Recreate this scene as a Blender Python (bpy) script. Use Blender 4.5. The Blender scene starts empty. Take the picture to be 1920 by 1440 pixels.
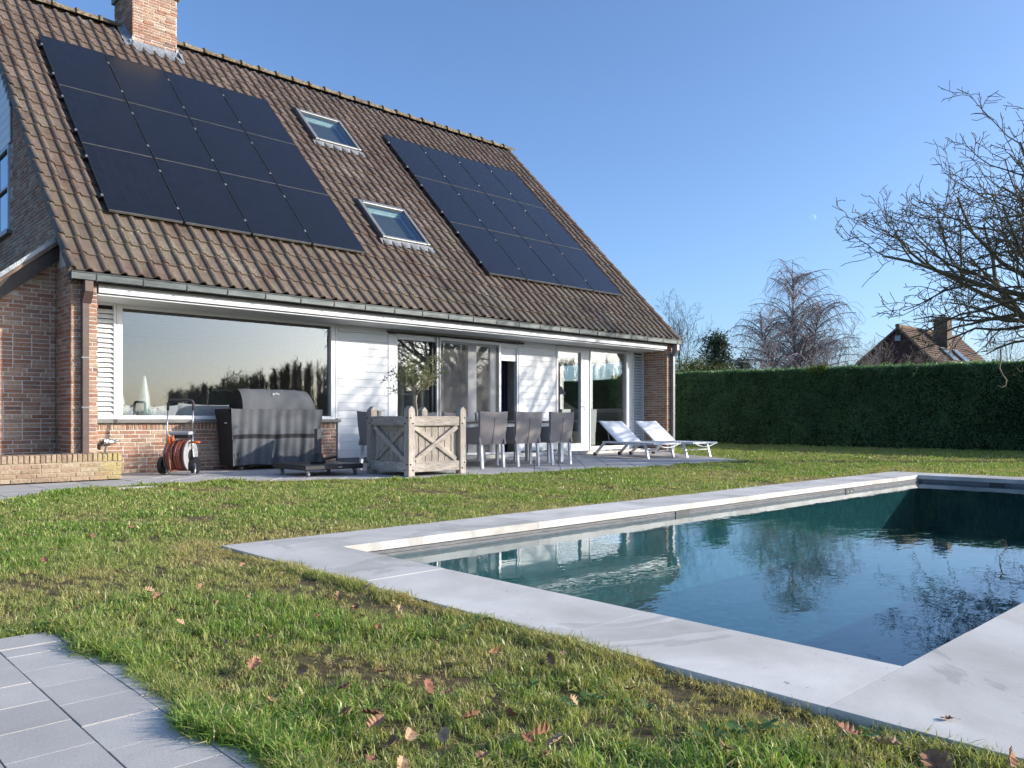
import bpy, math, random
import numpy as np
from mathutils import Vector, Matrix, noise
random.seed(11)
rng = np.random.default_rng(5)
R = math.radians
scene = bpy.context.scene
COL = scene.collection

# ------------------------------------------------------------------ camera
CAM_H = 0.8
cam_d = bpy.data.cameras.new('camera')
cam = bpy.data.objects.new('camera', cam_d)
COL.objects.link(cam)
cam.location = (0, 0, CAM_H)
cam.rotation_euler = (R(90), 0, R(-43.437))
cam_d.sensor_width = 36
cam_d.lens = 36 * 1515 / 1920
cam_d.shift_y = 66 / 1920
cam_d.clip_start = 0.05
cam_d.clip_end = 3000
scene.camera = cam
FW = Vector((0.6876, 0.7261, 0)); RT = Vector((0.7261, -0.6876, 0))

# ------------------------------------------------------------------ sky, sun, exposure
SUN_H = Vector((0.681, -0.732, 0)).normalized()
SUN_EL = R(18.6)
w = bpy.data.worlds.new('World'); scene.world = w; w.use_nodes = True
nt = w.node_tree; nt.nodes.clear()
sky = nt.nodes.new('ShaderNodeTexSky'); sky.sky_type = 'NISHITA'; sky.sun_disc = False
sky.sun_elevation = SUN_EL
sky.sun_rotation = math.atan2(SUN_H.x, SUN_H.y)
sky.altitude = 0; sky.air_density = 0.82; sky.dust_density = 1.9; sky.ozone_density = 4.6
bg = nt.nodes.new('ShaderNodeBackground'); bg.inputs[1].default_value = 0.142
wo = nt.nodes.new('ShaderNodeOutputWorld')
nt.links.new(sky.outputs[0], bg.inputs[0]); nt.links.new(bg.outputs[0], wo.inputs[0])
sun_d = bpy.data.lights.new('sun', 'SUN'); sun_d.energy = 3.1; sun_d.angle = R(0.55); sun_d.color = (1.0, 0.93, 0.82)
sun = bpy.data.objects.new('sun', sun_d); COL.objects.link(sun)
sd = Vector((SUN_H.x * math.cos(SUN_EL), SUN_H.y * math.cos(SUN_EL), math.sin(SUN_EL)))
sun.rotation_euler = sd.to_track_quat('Z', 'Y').to_euler()
sun.location = (20, -20, 30)
vs = scene.view_settings
vs.view_transform = 'Standard'; vs.look = 'None'; vs.exposure = 1.0; vs.gamma = 1.0; vs.use_curve_mapping = False
scene.cycles.max_bounces = 8; scene.cycles.transparent_max_bounces = 16
scene.cycles.diffuse_bounces = 3; scene.cycles.glossy_bounces = 4
scene.cycles.caustics_reflective = False; scene.cycles.caustics_refractive = False
scene.cycles.sample_clamp_indirect = 4.0
scene.cycles.use_denoising = True

# ------------------------------------------------------------------ mesh helper
class B:
    def __init__(s): s.v = []; s.f = []
    def add(s, vs, fs):
        o = len(s.v); s.v.extend([tuple(p) for p in vs]); s.f.extend([tuple(i + o for i in q) for q in fs]); return s
    def box(s, x0, x1, y0, y1, z0, z1, m=None):
        vs = [Vector((x, y, z)) for z in (z0, z1) for y in (y0, y1) for x in (x0, x1)]
        if m is not None: vs = [m @ p for p in vs]
        return s.add(vs, [(0, 2, 3, 1), (4, 5, 7, 6), (0, 1, 5, 4), (2, 6, 7, 3), (0, 4, 6, 2), (1, 3, 7, 5)])
    def bbox(s, x0, x1, y0, y1, z0, z1, b=0.006, m=None):
        # box with chamfered edges (all 12)
        xs = (x0, x1); ys = (y0, y1); zs = (z0, z1); pts = []; idx = {}
        for i in (0, 1):
            for j in (0, 1):
                for k in (0, 1):
                    c = (xs[i], ys[j], zs[k]); sg = (1 - 2 * i, 1 - 2 * j, 1 - 2 * k)
                    for a in range(3):
                        p = [c[t] + (0 if t == a else sg[t] * b) for t in range(3)]
                        idx[(i, j, k, a)] = len(pts); pts.append(Vector(p))
        F = []
        for a in range(3):
            o = [t for t in range(3) if t != a]
            for q in (0, 1):
                ring = []
                for (p1, p2) in ((0, 0), (1, 0), (1, 1), (0, 1)):
                    key = [0, 0, 0]; key[a] = q; key[o[0]] = p1; key[o[1]] = p2
                    ring.append(idx[(*key, a)])
                F.append(ring)
        for a in range(3):
            o = [t for t in range(3) if t != a]
            for p1 in (0, 1):
                for p2 in (0, 1):
                    k0 = [0, 0, 0]; k1 = [0, 0, 0]; k0[a] = 0; k1[a] = 1
                    for kk in (k0, k1): kk[o[0]] = p1; kk[o[1]] = p2
                    F.append([idx[(*k0, o[0])], idx[(*k1, o[0])], idx[(*k1, o[1])], idx[(*k0, o[1])]])
        for i in (0, 1):
            for j in (0, 1):
                for k in (0, 1): F.append([idx[(i, j, k, 0)], idx[(i, j, k, 1)], idx[(i, j, k, 2)]])
        if m is not None: pts = [m @ p for p in pts]
        c0 = Vector((0, 0, 0))
        for p in pts: c0 += p
        c0 /= len(pts); G = []
        for q in F:
            a_, b_, c_ = pts[q[0]], pts[q[1]], pts[q[2]]
            n = (b_ - a_).cross(c_ - a_)
            G.append(q if n.dot(a_ - c0) > 0 else q[::-1])
        return s.add(pts, G)
    def prism(s, poly, axis, a0, a1):
        # poly: list of 2D points; axis 'x': (y,z), 'y': (x,z), 'z': (x,y)
        def P(p, a):
            return {'x': (a, p[0], p[1]), 'y': (p[0], a, p[1]), 'z': (p[0], p[1], a)}[axis]
        n = len(poly)
        return s.add([P(p, a0) for p in poly] + [P(p, a1) for p in poly],
                     [tuple(range(n))[::-1], tuple(range(n, 2 * n))] + [(i, (i + 1) % n, (i + 1) % n + n, i + n) for i in range(n)])
    def tube(s, pts, r, n=6, cap=True):
        pts = [Vector(p) for p in pts]
        rs = r if isinstance(r, (list, tuple)) else [r] * len(pts)
        o = len(s.v); up = None
        for i, p in enumerate(pts):
            t = (pts[min(i + 1, len(pts) - 1)] - pts[max(i - 1, 0)])
            if t.length < 1e-9: t = Vector((0, 0, 1))
            t.normalize()
            if up is None:
                up = t.orthogonal().normalized()
            else:
                up = up - t * up.dot(t)
                up = up.normalized() if up.length > 1e-6 else t.orthogonal().normalized()
            sd_ = t.cross(up)
            for k in range(n):
                a = 2 * math.pi * k / n
                s.v.append(tuple(p + (up * math.cos(a) + sd_ * math.sin(a)) * rs[i]))
        for i in range(len(pts) - 1):
            for k in range(n):
                k2 = (k + 1) % n
                s.f.append((o + i * n + k, o + i * n + k2, o + (i + 1) * n + k2, o + (i + 1) * n + k))
        if cap:
            s.f.append(tuple(o + k for k in range(n))[::-1]); m = o + (len(pts) - 1) * n
            s.f.append(tuple(m + k for k in range(n)))
        return s
    def cyl(s, c, r, h, n=16, axis='z', r2=None):
        c = Vector(c); d = {'x': Vector((1, 0, 0)), 'y': Vector((0, 1, 0)), 'z': Vector((0, 0, 1))}[axis]
        return s.tube([c, c + d * h], [r, r if r2 is None else r2], n)
    def lathe(s, prof, c=(0, 0, 0), n=20):
        c = Vector(c); o = len(s.v)
        for (r, z) in prof:
            for k in range(n):
                a = 2 * math.pi * k / n
                s.v.append((c.x + r * math.cos(a), c.y + r * math.sin(a), c.z + z))
        for i in range(len(prof) - 1):
            for k in range(n):
                k2 = (k + 1) % n
                s.f.append((o + i * n + k, o + i * n + k2, o + (i + 1) * n + k2, o + (i + 1) * n + k))
        return s
    def grid(s, fn, nu, nv):
        o = len(s.v)
        for j in range(nv + 1):
            for i in range(nu + 1): s.v.append(tuple(fn(i / nu, j / nv)))
        for j in range(nv):
            for i in range(nu):
                a = o + j * (nu + 1) + i
                s.f.append((a, a + 1, a + nu + 2, a + nu + 1))
        return s
    def mesh(s, name, m=None, smooth=False):
        me = bpy.data.meshes.new(name); me.from_pydata(s.v, [], s.f)
        if m: me.materials.append(m)
        if smooth: me.polygons.foreach_set('use_smooth', [True] * len(me.polygons))
        me.update(); return me
    def build(s, name, m, parent=None, smooth=False, loc=None, autosmooth=False):
        me = s.mesh(name, m, smooth)
        return obj(name, me, parent, loc)

def obj(name, me, parent=None, loc=None):
    o = bpy.data.objects.new(name, me); COL.objects.link(o)
    if loc is not None: o.location = loc
    if parent is not None: o.parent = parent
    return o
def world_child(o, parent):
    o.parent = parent
    pm = parent['_l'] if '_l' in parent.keys() else None
    o.matrix_parent_inverse = Matrix.Translation(-Vector(parent.location))
    return o
def tag(o, label=None, cat=None, group=None, kind=None):
    if label: o['label'] = label
    if cat: o['category'] = cat
    if group: o['group'] = group
    if kind: o['kind'] = kind
    return o
def thing(name, label, cat, loc=(0, 0, 0), rz=0, group=None):
    o = bpy.data.objects.new(name, None); COL.objects.link(o)
    o.empty_display_size = 0.2
    o.location = loc; o.rotation_euler = (0, 0, rz)
    return tag(o, label, cat, group)
def copy_tree(o, parent=None):
    c = o.copy(); COL.objects.link(c)
    if parent is not None: c.parent = parent
    for ch in o.children: copy_tree(ch, c)
    return c

# ------------------------------------------------------------------ materials
def newmat(name):
    m = bpy.data.materials.new(name); m.use_nodes = True
    n = m.node_tree; n.nodes.clear()
    out = n.nodes.new('ShaderNodeOutputMaterial')
    return m, n, out
def N(n, t, **kw):
    x = n.nodes.new(t)
    for k, v in kw.items(): setattr(x, k, v)
    return x
def rgba(c): return (c[0], c[1], c[2], 1)
def ramp(n, stops, interp='LINEAR'):
    r = N(n, 'ShaderNodeValToRGB'); r.color_ramp.interpolation = interp
    e = r.color_ramp.elements
    while len(e) > 1: e.remove(e[-1])
    e[0].position = stops[0][0]; e[0].color = rgba(stops[0][1])
    for p, c in stops[1:]:
        k = e.new(p); k.color = rgba(c)
    return r
def noise_tex(n, scale, detail=4, rough=0.55, vec=None, stretch=None, dist=0):
    t = N(n, 'ShaderNodeTexNoise'); t.inputs['Scale'].default_value = scale
    t.inputs['Detail'].default_value = detail; t.inputs['Roughness'].default_value = rough; t.inputs['Distortion'].default_value = dist
    if vec is None: vec = N(n, 'ShaderNodeNewGeometry').outputs['Position']
    if stretch:
        mp = N(n, 'ShaderNodeMapping'); mp.inputs['Scale'].default_value = stretch
        n.links.new(vec, mp.inputs[0]); vec = mp.outputs[0]
    n.links.new(vec, t.inputs['Vector']); return t
def rand_val(n):
    g = N(n, 'ShaderNodeNewGeometry'); oi = N(n, 'ShaderNodeObjectInfo')
    a = N(n, 'ShaderNodeMath', operation='ADD'); n.links.new(g.outputs['Random Per Island'], a.inputs[0]); n.links.new(oi.outputs['Random'], a.inputs[1])
    f = N(n, 'ShaderNodeMath', operation='FRACT'); n.links.new(a.outputs[0], f.inputs[0]); return f.outputs[0]
def mixc(n, fac, a, b, blend='MIX'):
    m = N(n, 'ShaderNodeMix', data_type='RGBA', blend_type=blend)
    for sk, v in ((m.inputs[0], fac), (m.inputs[6], a), (m.inputs[7], b)):
        if isinstance(v, (int, float)): sk.default_value = v
        elif isinstance(v, tuple): sk.default_value = rgba(v)
        else: n.links.new(v, sk)
    return m.outputs[2]
def bsdf(n, out, color=None, rough=0.6, spec=0.35, metal=0.0, bump=None, bstr=0.3, bdist=0.01):
    p = N(n, 'ShaderNodeBsdfPrincipled')
    if isinstance(color, tuple): p.inputs['Base Color'].default_value = rgba(color)
    elif color is not None: n.links.new(color, p.inputs['Base Color'])
    if isinstance(rough, (int, float)): p.inputs['Roughness'].default_value = rough
    else: n.links.new(rough, p.inputs['Roughness'])
    p.inputs['Specular IOR Level'].default_value = spec; p.inputs['Metallic'].default_value = metal
    if bump is not None:
        b = N(n, 'ShaderNodeBump'); b.inputs['Strength'].default_value = bstr; b.inputs['Distance'].default_value = bdist
        n.links.new(bump, b.inputs['Height']); n.links.new(b.outputs[0], p.inputs['Normal'])
    n.links.new(p.outputs[0], out.inputs[0]); return p
def simple(name, c1, c2=None, scale=8, rough=0.6, spec=0.35, metal=0.0, bump=0.0, bscale=60, var=0.0, stretch=None, bdist=0.005):
    m, n, out = newmat(name)
    c2 = c2 or tuple(x * 0.8 for x in c1)
    t = noise_tex(n, scale, 6, 0.6, stretch=stretch)
    r = ramp(n, [(0.35, c2), (0.65, c1)]); n.links.new(t.outputs[0], r.inputs[0])
    col = r.outputs[0]
    if var:
        rv = rand_val(n); mr = N(n, 'ShaderNodeMapRange'); mr.inputs[3].default_value = 1 - var; mr.inputs[4].default_value = 1 + var
        n.links.new(rv, mr.inputs[0])
        col = mixc(n, 1.0, col, mr.outputs[0], 'MULTIPLY')
    bt = noise_tex(n, bscale, 5, 0.6, stretch=stretch).outputs[0] if bump else None
    bsdf(n, out, col, rough, spec, metal, bt, bump, bdist); return m

def brick_mat(name, stops, moss=0):
    m, n, out = newmat(name)
    rv = rand_val(n); r = ramp(n, stops); n.links.new(rv, r.inputs[0])
    t = noise_tex(n, 26, 6, 0.65); k = ramp(n, [(0.3, (0.62, 0.6, 0.58)), (0.7, (1.12, 1.1, 1.08))]); n.links.new(t.outputs[0], k.inputs[0])
    col = mixc(n, 1.0, r.outputs[0], k.outputs[0], 'MULTIPLY')
    sp = noise_tex(n, 120, 3, 0.6); ks = ramp(n, [(0.68, (0, 0, 0)), (0.74, (1, 1, 1))]); n.links.new(sp.outputs[0], ks.inputs[0])
    col = mixc(n, ks.outputs[0], col, (0.08, 0.065, 0.06))
    if moss:
        g = N(n, 'ShaderNodeNewGeometry'); sx = N(n, 'ShaderNodeSeparateXYZ'); n.links.new(g.outputs['Position'], sx.inputs[0])
        t2 = noise_tex(n, 2.6, 5, 0.7)
        a = N(n, 'ShaderNodeMapRange'); a.inputs[1].default_value = 2.2; a.inputs[2].default_value = 3.7; n.links.new(sx.outputs[0], a.inputs[0])
        mu = N(n, 'ShaderNodeMath', operation='MULTIPLY'); n.links.new(a.outputs[0], mu.inputs[0]); n.links.new(t2.outputs[0], mu.inputs[1])
        kr = ramp(n, [(0.30, (0, 0, 0)), (0.55, (0.6, 0.6, 0.6))]); n.links.new(mu.outputs[0], kr.inputs[0])
        col = mixc(n, kr.outputs[0], col, (0.44, 0.36, 0.10))
    bsdf(n, out, col, 0.9, 0.15, 0, t.outputs[0], 0.7, 0.012); return m
BRICK = brick_mat('brick', [(0, (0.33, 0.165, 0.11)), (0.2, (0.45, 0.26, 0.175)), (0.4, (0.39, 0.205, 0.14)), (0.55, (0.50, 0.34, 0.24)), (0.7, (0.33, 0.20, 0.15)), (0.85, (0.54, 0.40, 0.29)), (1, (0.25, 0.155, 0.125))])
BRICK_LOW = brick_mat('weathered_brick', [(0, (0.34, 0.24, 0.17)), (0.3, (0.45, 0.35, 0.25)), (0.55, (0.39, 0.27, 0.20)), (0.8, (0.48, 0.39, 0.29)), (1, (0.30, 0.22, 0.16))], 1)
MORTAR = simple('mortar', (0.66, 0.62, 0.57), (0.52, 0.48, 0.44), 30, 0.95, 0.1, bump=0.5, bscale=150)
MORTAR_LOW = simple('sandy_mortar', (0.44, 0.36, 0.26), (0.3, 0.25, 0.16), 12, 0.95, 0.1, bump=0.5, bscale=150)

def tile_mat():
    m, n, out = newmat('roof_tile')
    rv = rand_val(n); r = ramp(n, [(0, (0.105, 0.076, 0.062)), (0.35, (0.15, 0.109, 0.088)), (0.6, (0.132, 0.099, 0.08)), (0.85, (0.185, 0.138, 0.112)), (1, (0.118, 0.073, 0.057))]); n.links.new(rv, r.inputs[0])
    t = noise_tex(n, 9, 7, 0.65); k = ramp(n, [(0.3, (0.6, 0.6, 0.6)), (0.7, (1.3, 1.27, 1.2))]); n.links.new(t.outputs[0], k.inputs[0])
    col = mixc(n, 1.0, r.outputs[0], k.outputs[0], 'MULTIPLY')
    # algae film, stronger toward the wetter lower courses
    g = N(n, 'ShaderNodeNewGeometry'); sx = N(n, 'ShaderNodeSeparateXYZ'); n.links.new(g.outputs['Position'], sx.inputs[0])
    t2 = noise_tex(n, 1.3, 5, 0.65)
    a = N(n, 'ShaderNodeMapRange'); a.inputs[1].default_value = 8; a.inputs[2].default_value = 2.7; a.inputs[3].default_value = 0.55; a.inputs[4].default_value = 1.0; n.links.new(sx.outputs[2], a.inputs[0])
    mu = N(n, 'ShaderNodeMath', operation='MULTIPLY'); n.links.new(a.outputs[0], mu.inputs[0]); n.links.new(t2.outputs[0], mu.inputs[1])
    kr = ramp(n, [(0.36, (0, 0, 0)), (0.62, (0.7, 0.7, 0.7))]); n.links.new(mu.outputs[0], kr.inputs[0])
    col = mixc(n, kr.outputs[0], col, (0.16, 0.135, 0.095))
    # pale lichen specks
    s1 = noise_tex(n, 48, 4, 0.7); s2 = noise_tex(n, 1.1, 3)
    m2 = N(n, 'ShaderNodeMath', operation='ADD'); n.links.new(s1.outputs[0], m2.inputs[0])
    m3 = N(n, 'ShaderNodeMath', operation='MULTIPLY'); m3.inputs[1].default_value = 0.5; n.links.new(s2.outputs[0], m3.inputs[0]); n.links.new(m3.outputs[0], m2.inputs[1])
    ks = ramp(n, [(0.88, (0, 0, 0)), (0.95, (0.7, 0.7, 0.7))]); n.links.new(m2.outputs[0], ks.inputs[0])
    col = mixc(n, ks.outputs[0], col, (0.42, 0.39, 0.31))
    y1 = noise_tex(n, 5.5, 3, 0.6); ky = ramp(n, [(0.735, (0, 0, 0)), (0.76, (1, 1, 1))]); n.links.new(y1.outputs[0], ky.inputs[0])
    col = mixc(n, ky.outputs[0], col, (0.45, 0.27, 0.04))
    bsdf(n, out, col, 0.78, 0.3, 0, s1.outputs[0], 0.35, 0.008); return m
TILE = tile_mat()
RIDGE = simple('ridge_tile_lichen', (0.26, 0.22, 0.15), (0.09, 0.065, 0.05), 14, 0.9, 0.1, bump=0.6, bscale=60, var=0.2)

def white_mat(name, c=(0.72, 0.73, 0.735), rough=0.45):
    return simple(name, c, tuple(x * 0.94 for x in c), 3, rough, 0.4, bump=0.06, bscale=40, var=0.025)
WHITE = white_mat('white_paint'); BOARD = simple('white_board', (0.66, 0.675, 0.68), (0.61, 0.625, 0.63), 5, 0.5, 0.35, bump=0.15, bscale=30, var=0.04, stretch=(0.2, 1, 4))
SHADOWGAP = simple('dark_joint', (0.03, 0.03, 0.03), rough=0.9)
GREYSILL = simple('grey_metal', (0.20, 0.19, 0.18), (0.15, 0.145, 0.14), 6, 0.45, 0.4)
ZINC = simple('zinc', (0.12, 0.135, 0.135), (0.06, 0.07, 0.07), 2.2, 0.5, 0.5, 0.55, bump=0.1, bscale=25, stretch=(1.5, 1, 6))
BROWNMETAL = simple('brown_metal', (0.125, 0.085, 0.07), (0.09, 0.06, 0.05), 6, 0.45, 0.45, 0.1)
PALEMETAL = simple('pale_metal', (0.24, 0.24, 0.25), (0.18, 0.18, 0.185), 6, 0.45, 0.5, 0.4)
DARKTRIM = simple('dark_brown_trim', (0.045, 0.03, 0.025), (0.03, 0.02, 0.018), 6, 0.5, 0.4)
LEAD = simple('lead_flashing', (0.34, 0.36, 0.38), (0.20, 0.22, 0.24), 9, 0.5, 0.5, 0.35, bump=0.5, bscale=18, bdist=0.02)
CONCRETE = simple('concrete_cap', (0.36, 0.36, 0.30), (0.22, 0.23, 0.18), 7, 0.9, 0.2, bump=0.3)
BLACK = simple('black_plastic', (0.018, 0.018, 0.02), (0.012, 0.012, 0.013), 20, 0.45, 0.5)
BLUEBLACK = simple('anthracite_metal', (0.045, 0.055, 0.075), (0.035, 0.042, 0.055), 20, 0.4, 0.5)
STEEL = simple('galvanised_tube', (0.45, 0.45, 0.45), (0.36, 0.36, 0.36), 20, 0.3, 0.5, 0.9)
ORANGE = simple('orange_plastic', (0.72, 0.13, 0.03), rough=0.4)
HOSE = simple('brown_red_hose', (0.26, 0.075, 0.045), (0.19, 0.05, 0.03), 30, 0.35, 0.5, var=0.2)

def schlick(n, f0, gain=1.0, add=0.0, normal=None):
    # reflectance of a thin interface, the same from both sides
    lw = N(n, 'ShaderNodeLayerWeight'); lw.inputs[0].default_value = 0.5
    if normal is not None: n.links.new(normal, lw.inputs['Normal'])
    pw = N(n, 'ShaderNodeMath', operation='POWER'); pw.inputs[1].default_value = 5; n.links.new(lw.outputs['Facing'], pw.inputs[0])
    ma = N(n, 'ShaderNodeMath', operation='MULTIPLY_ADD'); ma.inputs[1].default_value = (1 - f0) * gain; ma.inputs[2].default_value = f0 * gain + add; ma.use_clamp = True
    n.links.new(pw.outputs[0], ma.inputs[0]); return ma
def glass_mat(name, tint=(0.75, 0.8, 0.8), base=0.14, rough=0.0, wav=0.0):
    m, n, out = newmat(name)
    a = schlick(n, 0.045, 1.15, base)
    t = N(n, 'ShaderNodeBsdfTransparent'); t.inputs[0].default_value = rgba(tint)
    g = N(n, 'ShaderNodeBsdfGlossy'); g.inputs['Roughness'].default_value = rough; g.inputs[0].default_value = (0.82, 0.91, 1.0, 1)
    if wav:
        bt = noise_tex(n, 0.8, 2); b = N(n, 'ShaderNodeBump'); b.inputs['Strength'].default_value = wav; b.inputs['Distance'].default_value = 0.02
        n.links.new(bt.outputs[0], b.inputs['Height']); n.links.new(b.outputs[0], g.inputs['Normal'])
    mx = N(n, 'ShaderNodeMixShader'); n.links.new(a.outputs[0], mx.inputs[0]); n.links.new(t.outputs[0], mx.inputs[1]); n.links.new(g.outputs[0], mx.inputs[2])
    n.links.new(mx.outputs[0], out.inputs[0]); return m
GLASS = glass_mat('window_glass', (0.84, 0.87, 0.87), 0.075)
GLASS_ROOF = glass_mat('roof_window_glass', (0.75, 0.92, 0.92), 0.12)

# ------------------------------------------------------------------ geometry constants (metres)
XL, XR = 3.14, 16.90          # gable planes
YF, YW = 11.90, 12.62         # pillar front, recessed wall
EY, EZ = 11.75, 2.76          # tile edge at the eaves
RY = 18.03; RZ = EZ + (RY - EY)
POOL = (2.72, 12.22, 1.03, 4.42)      # inner edge of the coping
COPE = (2.18, 12.80, 0.49, 4.98)
WATER_Z = -0.093
patio_poly = [(1.2, 8.75), (1.9, 9.3), (2.5, 9.8), (3.2, 10.15), (4.3, 10.2), (5.2, 9.7), (5.8, 9.3), (6.6, 8.85), (7.8, 8.6), (9, 8.45), (10.2, 8.3), (14.2, 8.35), (15.7, 10.9), (16.5, 11.95), (16.5, 12.6), (3.4, 12.6), (3.4, 11.9), (1.0, 11.3), (-1.5, 11.3), (-1.5, 8.0)]
path_poly = None
def inpoly(x, y, poly):
    r = False; j = len(poly) - 1
    for i in range(len(poly)):
        xi, yi = poly[i]; xj, yj = poly[j]
        if (yi > y) != (yj > y) and x < (xj - xi) * (y - yi) / (yj - yi) + xi: r = not r
        j = i
    return r
def pave_edge(y):   # ragged right edge of the near paving
    return 0.885 + 0.025 * math.sin(y * 5.1) + 0.02 * math.sin(y * 13.7 + 1)
def in_near_paving(x, y): return x < pave_edge(y) and y < 3.44 and x > -3
def in_cope(x, y, g=0.0): return COPE[0] - g < x < COPE[1] + g and COPE[2] - g < y < COPE[3] + g
def lawn_z(x, y):
    return -0.022 + 0.016 * noise.noise(Vector((x * 0.7, y * 0.7, 0))) + 0.008 * noise.noise(Vector((x * 3, y * 3, 4)))

# ------------------------------------------------------------------ ground
def soil_mat():
    m, n, out = newmat('lawn_soil')
    t = noise_tex(n, 5, 8, 0.7); r = ramp(n, [(0.3, (0.12, 0.09, 0.06)), (0.5, (0.20, 0.16, 0.09)), (0.7, (0.17, 0.175, 0.065))]); n.links.new(t.outputs[0], r.inputs[0])
    b = noise_tex(n, 90, 6, 0.75)
    bsdf(n, out, r.outputs[0], 0.95, 0.1, 0, b.outputs[0], 1.0, 0.03); return m
SOIL = soil_mat()
g = B(); S = 900
xs = [-S, -30, POOL[0] - 0.2, POOL[1] + 0.2, 40, S]; ys = [-S, -30, POOL[2] - 0.2, POOL[3] + 0.2, 40, S]
for i in range(5):
    for j in range(5):
        if i == 2 and j == 2: continue
        g.add([(xs[i], ys[j], -0.09), (xs[i + 1], ys[j], -0.09), (xs[i + 1], ys[j + 1], -0.09), (xs[i], ys[j + 1], -0.09)], [(0, 1, 2, 3)])
tag(g.build('ground', simple('field_ground', (0.085, 0.10, 0.035), (0.07, 0.06, 0.03), 0.6, 0.95, 0.1)), 'open green field and soil around the garden', 'ground', kind='structure')
g = B(); st = 0.25; idx = {}
def gv(i, j):
    if (i, j) not in idx:
        x, y = i * st, j * st
        z = lawn_z(x, y)
        if inpoly(x, y, patio_poly) or in_near_paving(x, y) or in_cope(x, y, -0.1): z = -0.075
        idx[(i, j)] = len(g.v); g.v.append((x, y, z))
    return idx[(i, j)]
for i in range(-12, 100):
    for j in range(-12, 80):
        cx, cy = (i + .5) * st, (j + .5) * st
        if POOL[0] - 0.3 < cx < POOL[1] + 0.3 and POOL[2] - 0.3 < cy < POOL[3] + 0.3: continue
        if cy > 12.8 and 3.0 < cx < 16.9: continue
        g.f.append((gv(i, j), gv(i + 1, j), gv(i + 1, j + 1), gv(i, j + 1)))
tag(g.build('lawn', SOIL, smooth=True), 'bare soil and thatch under the lawn grass', 'lawn', kind='structure')

# ------------------------------------------------------------------ paving
def slab_mat(name, c, v=0.08):
    m, n, out = newmat(name)
    rv = rand_val(n); mr = N(n, 'ShaderNodeMapRange'); mr.inputs[3].default_value = 1 - v; mr.inputs[4].default_value = 1 + v; n.links.new(rv, mr.inputs[0])
    t = noise_tex(n, 3.2, 6, 0.65); k = ramp(n, [(0.3, tuple(x * 0.82 for x in c)), (0.7, c)]); n.links.new(t.outputs[0], k.inputs[0])
    col = mixc(n, 1.0, k.outputs[0], mr.outputs[0], 'MULTIPLY')
    sp = noise_tex(n, 160, 2, 0.5); k2 = ramp(n, [(0.35, (0.9, 0.9, 0.9)), (0.65, (1.06, 1.06, 1.06))]); n.links.new(sp.outputs[0], k2.inputs[0])
    col = mixc(n, 1.0, col, k2.outputs[0], 'MULTIPLY')
    sn = noise_tex(n, 34, 3, 0.5); k3 = ramp(n, [(0.70, (0, 0, 0)), (0.76, (0.6, 0.6, 0.6))]); n.links.new(sn.outputs[0], k3.inputs[0])
    col = mixc(n, k3.outputs[0], col, tuple(x * 0.5 for x in c))
    bsdf(n, out, col, 0.85, 0.25, 0, sp.outputs[0], 0.12, 0.004); return m
SLAB = slab_mat('patio_slab', (0.50, 0.475, 0.455)); PAVER = slab_mat('grey_paver', (0.49, 0.47, 0.44), 0.12)
SAND = simple('joint_sand', (0.16, 0.15, 0.10), (0.05, 0.05, 0.03), 20, 0.95, 0.1)
JOINT = simple('pale_joint', (0.24, 0.23, 0.17), (0.05, 0.055, 0.025), 9, 0.95, 0.1)

pb = B()
pb.add([(x, y, -0.012) for x, y in patio_poly], [tuple(range(len(patio_poly)))[::-1]])
patio = tag(pb.build('patio', SAND), 'grey slab patio along the house front with a path to the left', 'patio', kind='structure')
if patio.data.polygons[0].normal.z < 0: patio.data.flip_normals()
def clip(poly, inside, a):  # Sutherland-Hodgman against half plane
    res = []
    for i in range(len(poly)):
        p, q = poly[i], poly[(i + 1) % len(poly)]
        dp = (p[0] - a[0]) * a[2] + (p[1] - a[1]) * a[3]; dq = (q[0] - a[0]) * a[2] + (q[1] - a[1]) * a[3]
        if dp >= 0: res.append(p)
        if dp * dq < 0:
            t = dp / (dp - dq); res.append((p[0] + (q[0] - p[0]) * t, p[1] + (q[1] - p[1]) * t))
    return res
def slab(poly, parent, m, z=0.0, name='paving_slab', th=0.05, ch=0.003):
    n = len(poly); cx = sum(p[0] for p in poly) / n; cy = sum(p[1] for p in poly) / n
    tz = random.uniform(-0.0015, 0.0015); tx = random.uniform(-.004, .004); ty = random.uniform(-.004, .004)
    zz = lambda p: z + tz + tx * (p[0] - cx) + ty * (p[1] - cy)
    ins = []
    for p in poly:
        d = Vector((cx - p[0], cy - p[1])); L = max(d.length, 1e-4); d = d / L * min(ch * 1.4, L * .3); ins.append((p[0] + d.x, p[1] + d.y))
    v = [(p[0], p[1], z - th) for p in poly] + [(p[0], p[1], zz(p) - ch) for p in poly] + [(p[0], p[1], zz(p)) for p in ins]
    f = [(i, (i + 1) % n, (i + 1) % n + n, i + n) for i in range(n)] + [(i + n, (i + 1) % n + n, (i + 1) % n + 2 * n, i + 2 * n) for i in range(n)] + [tuple(range(2 * n, 3 * n))]
    o = B().add(v, f).build(name, m, parent); return o
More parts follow.
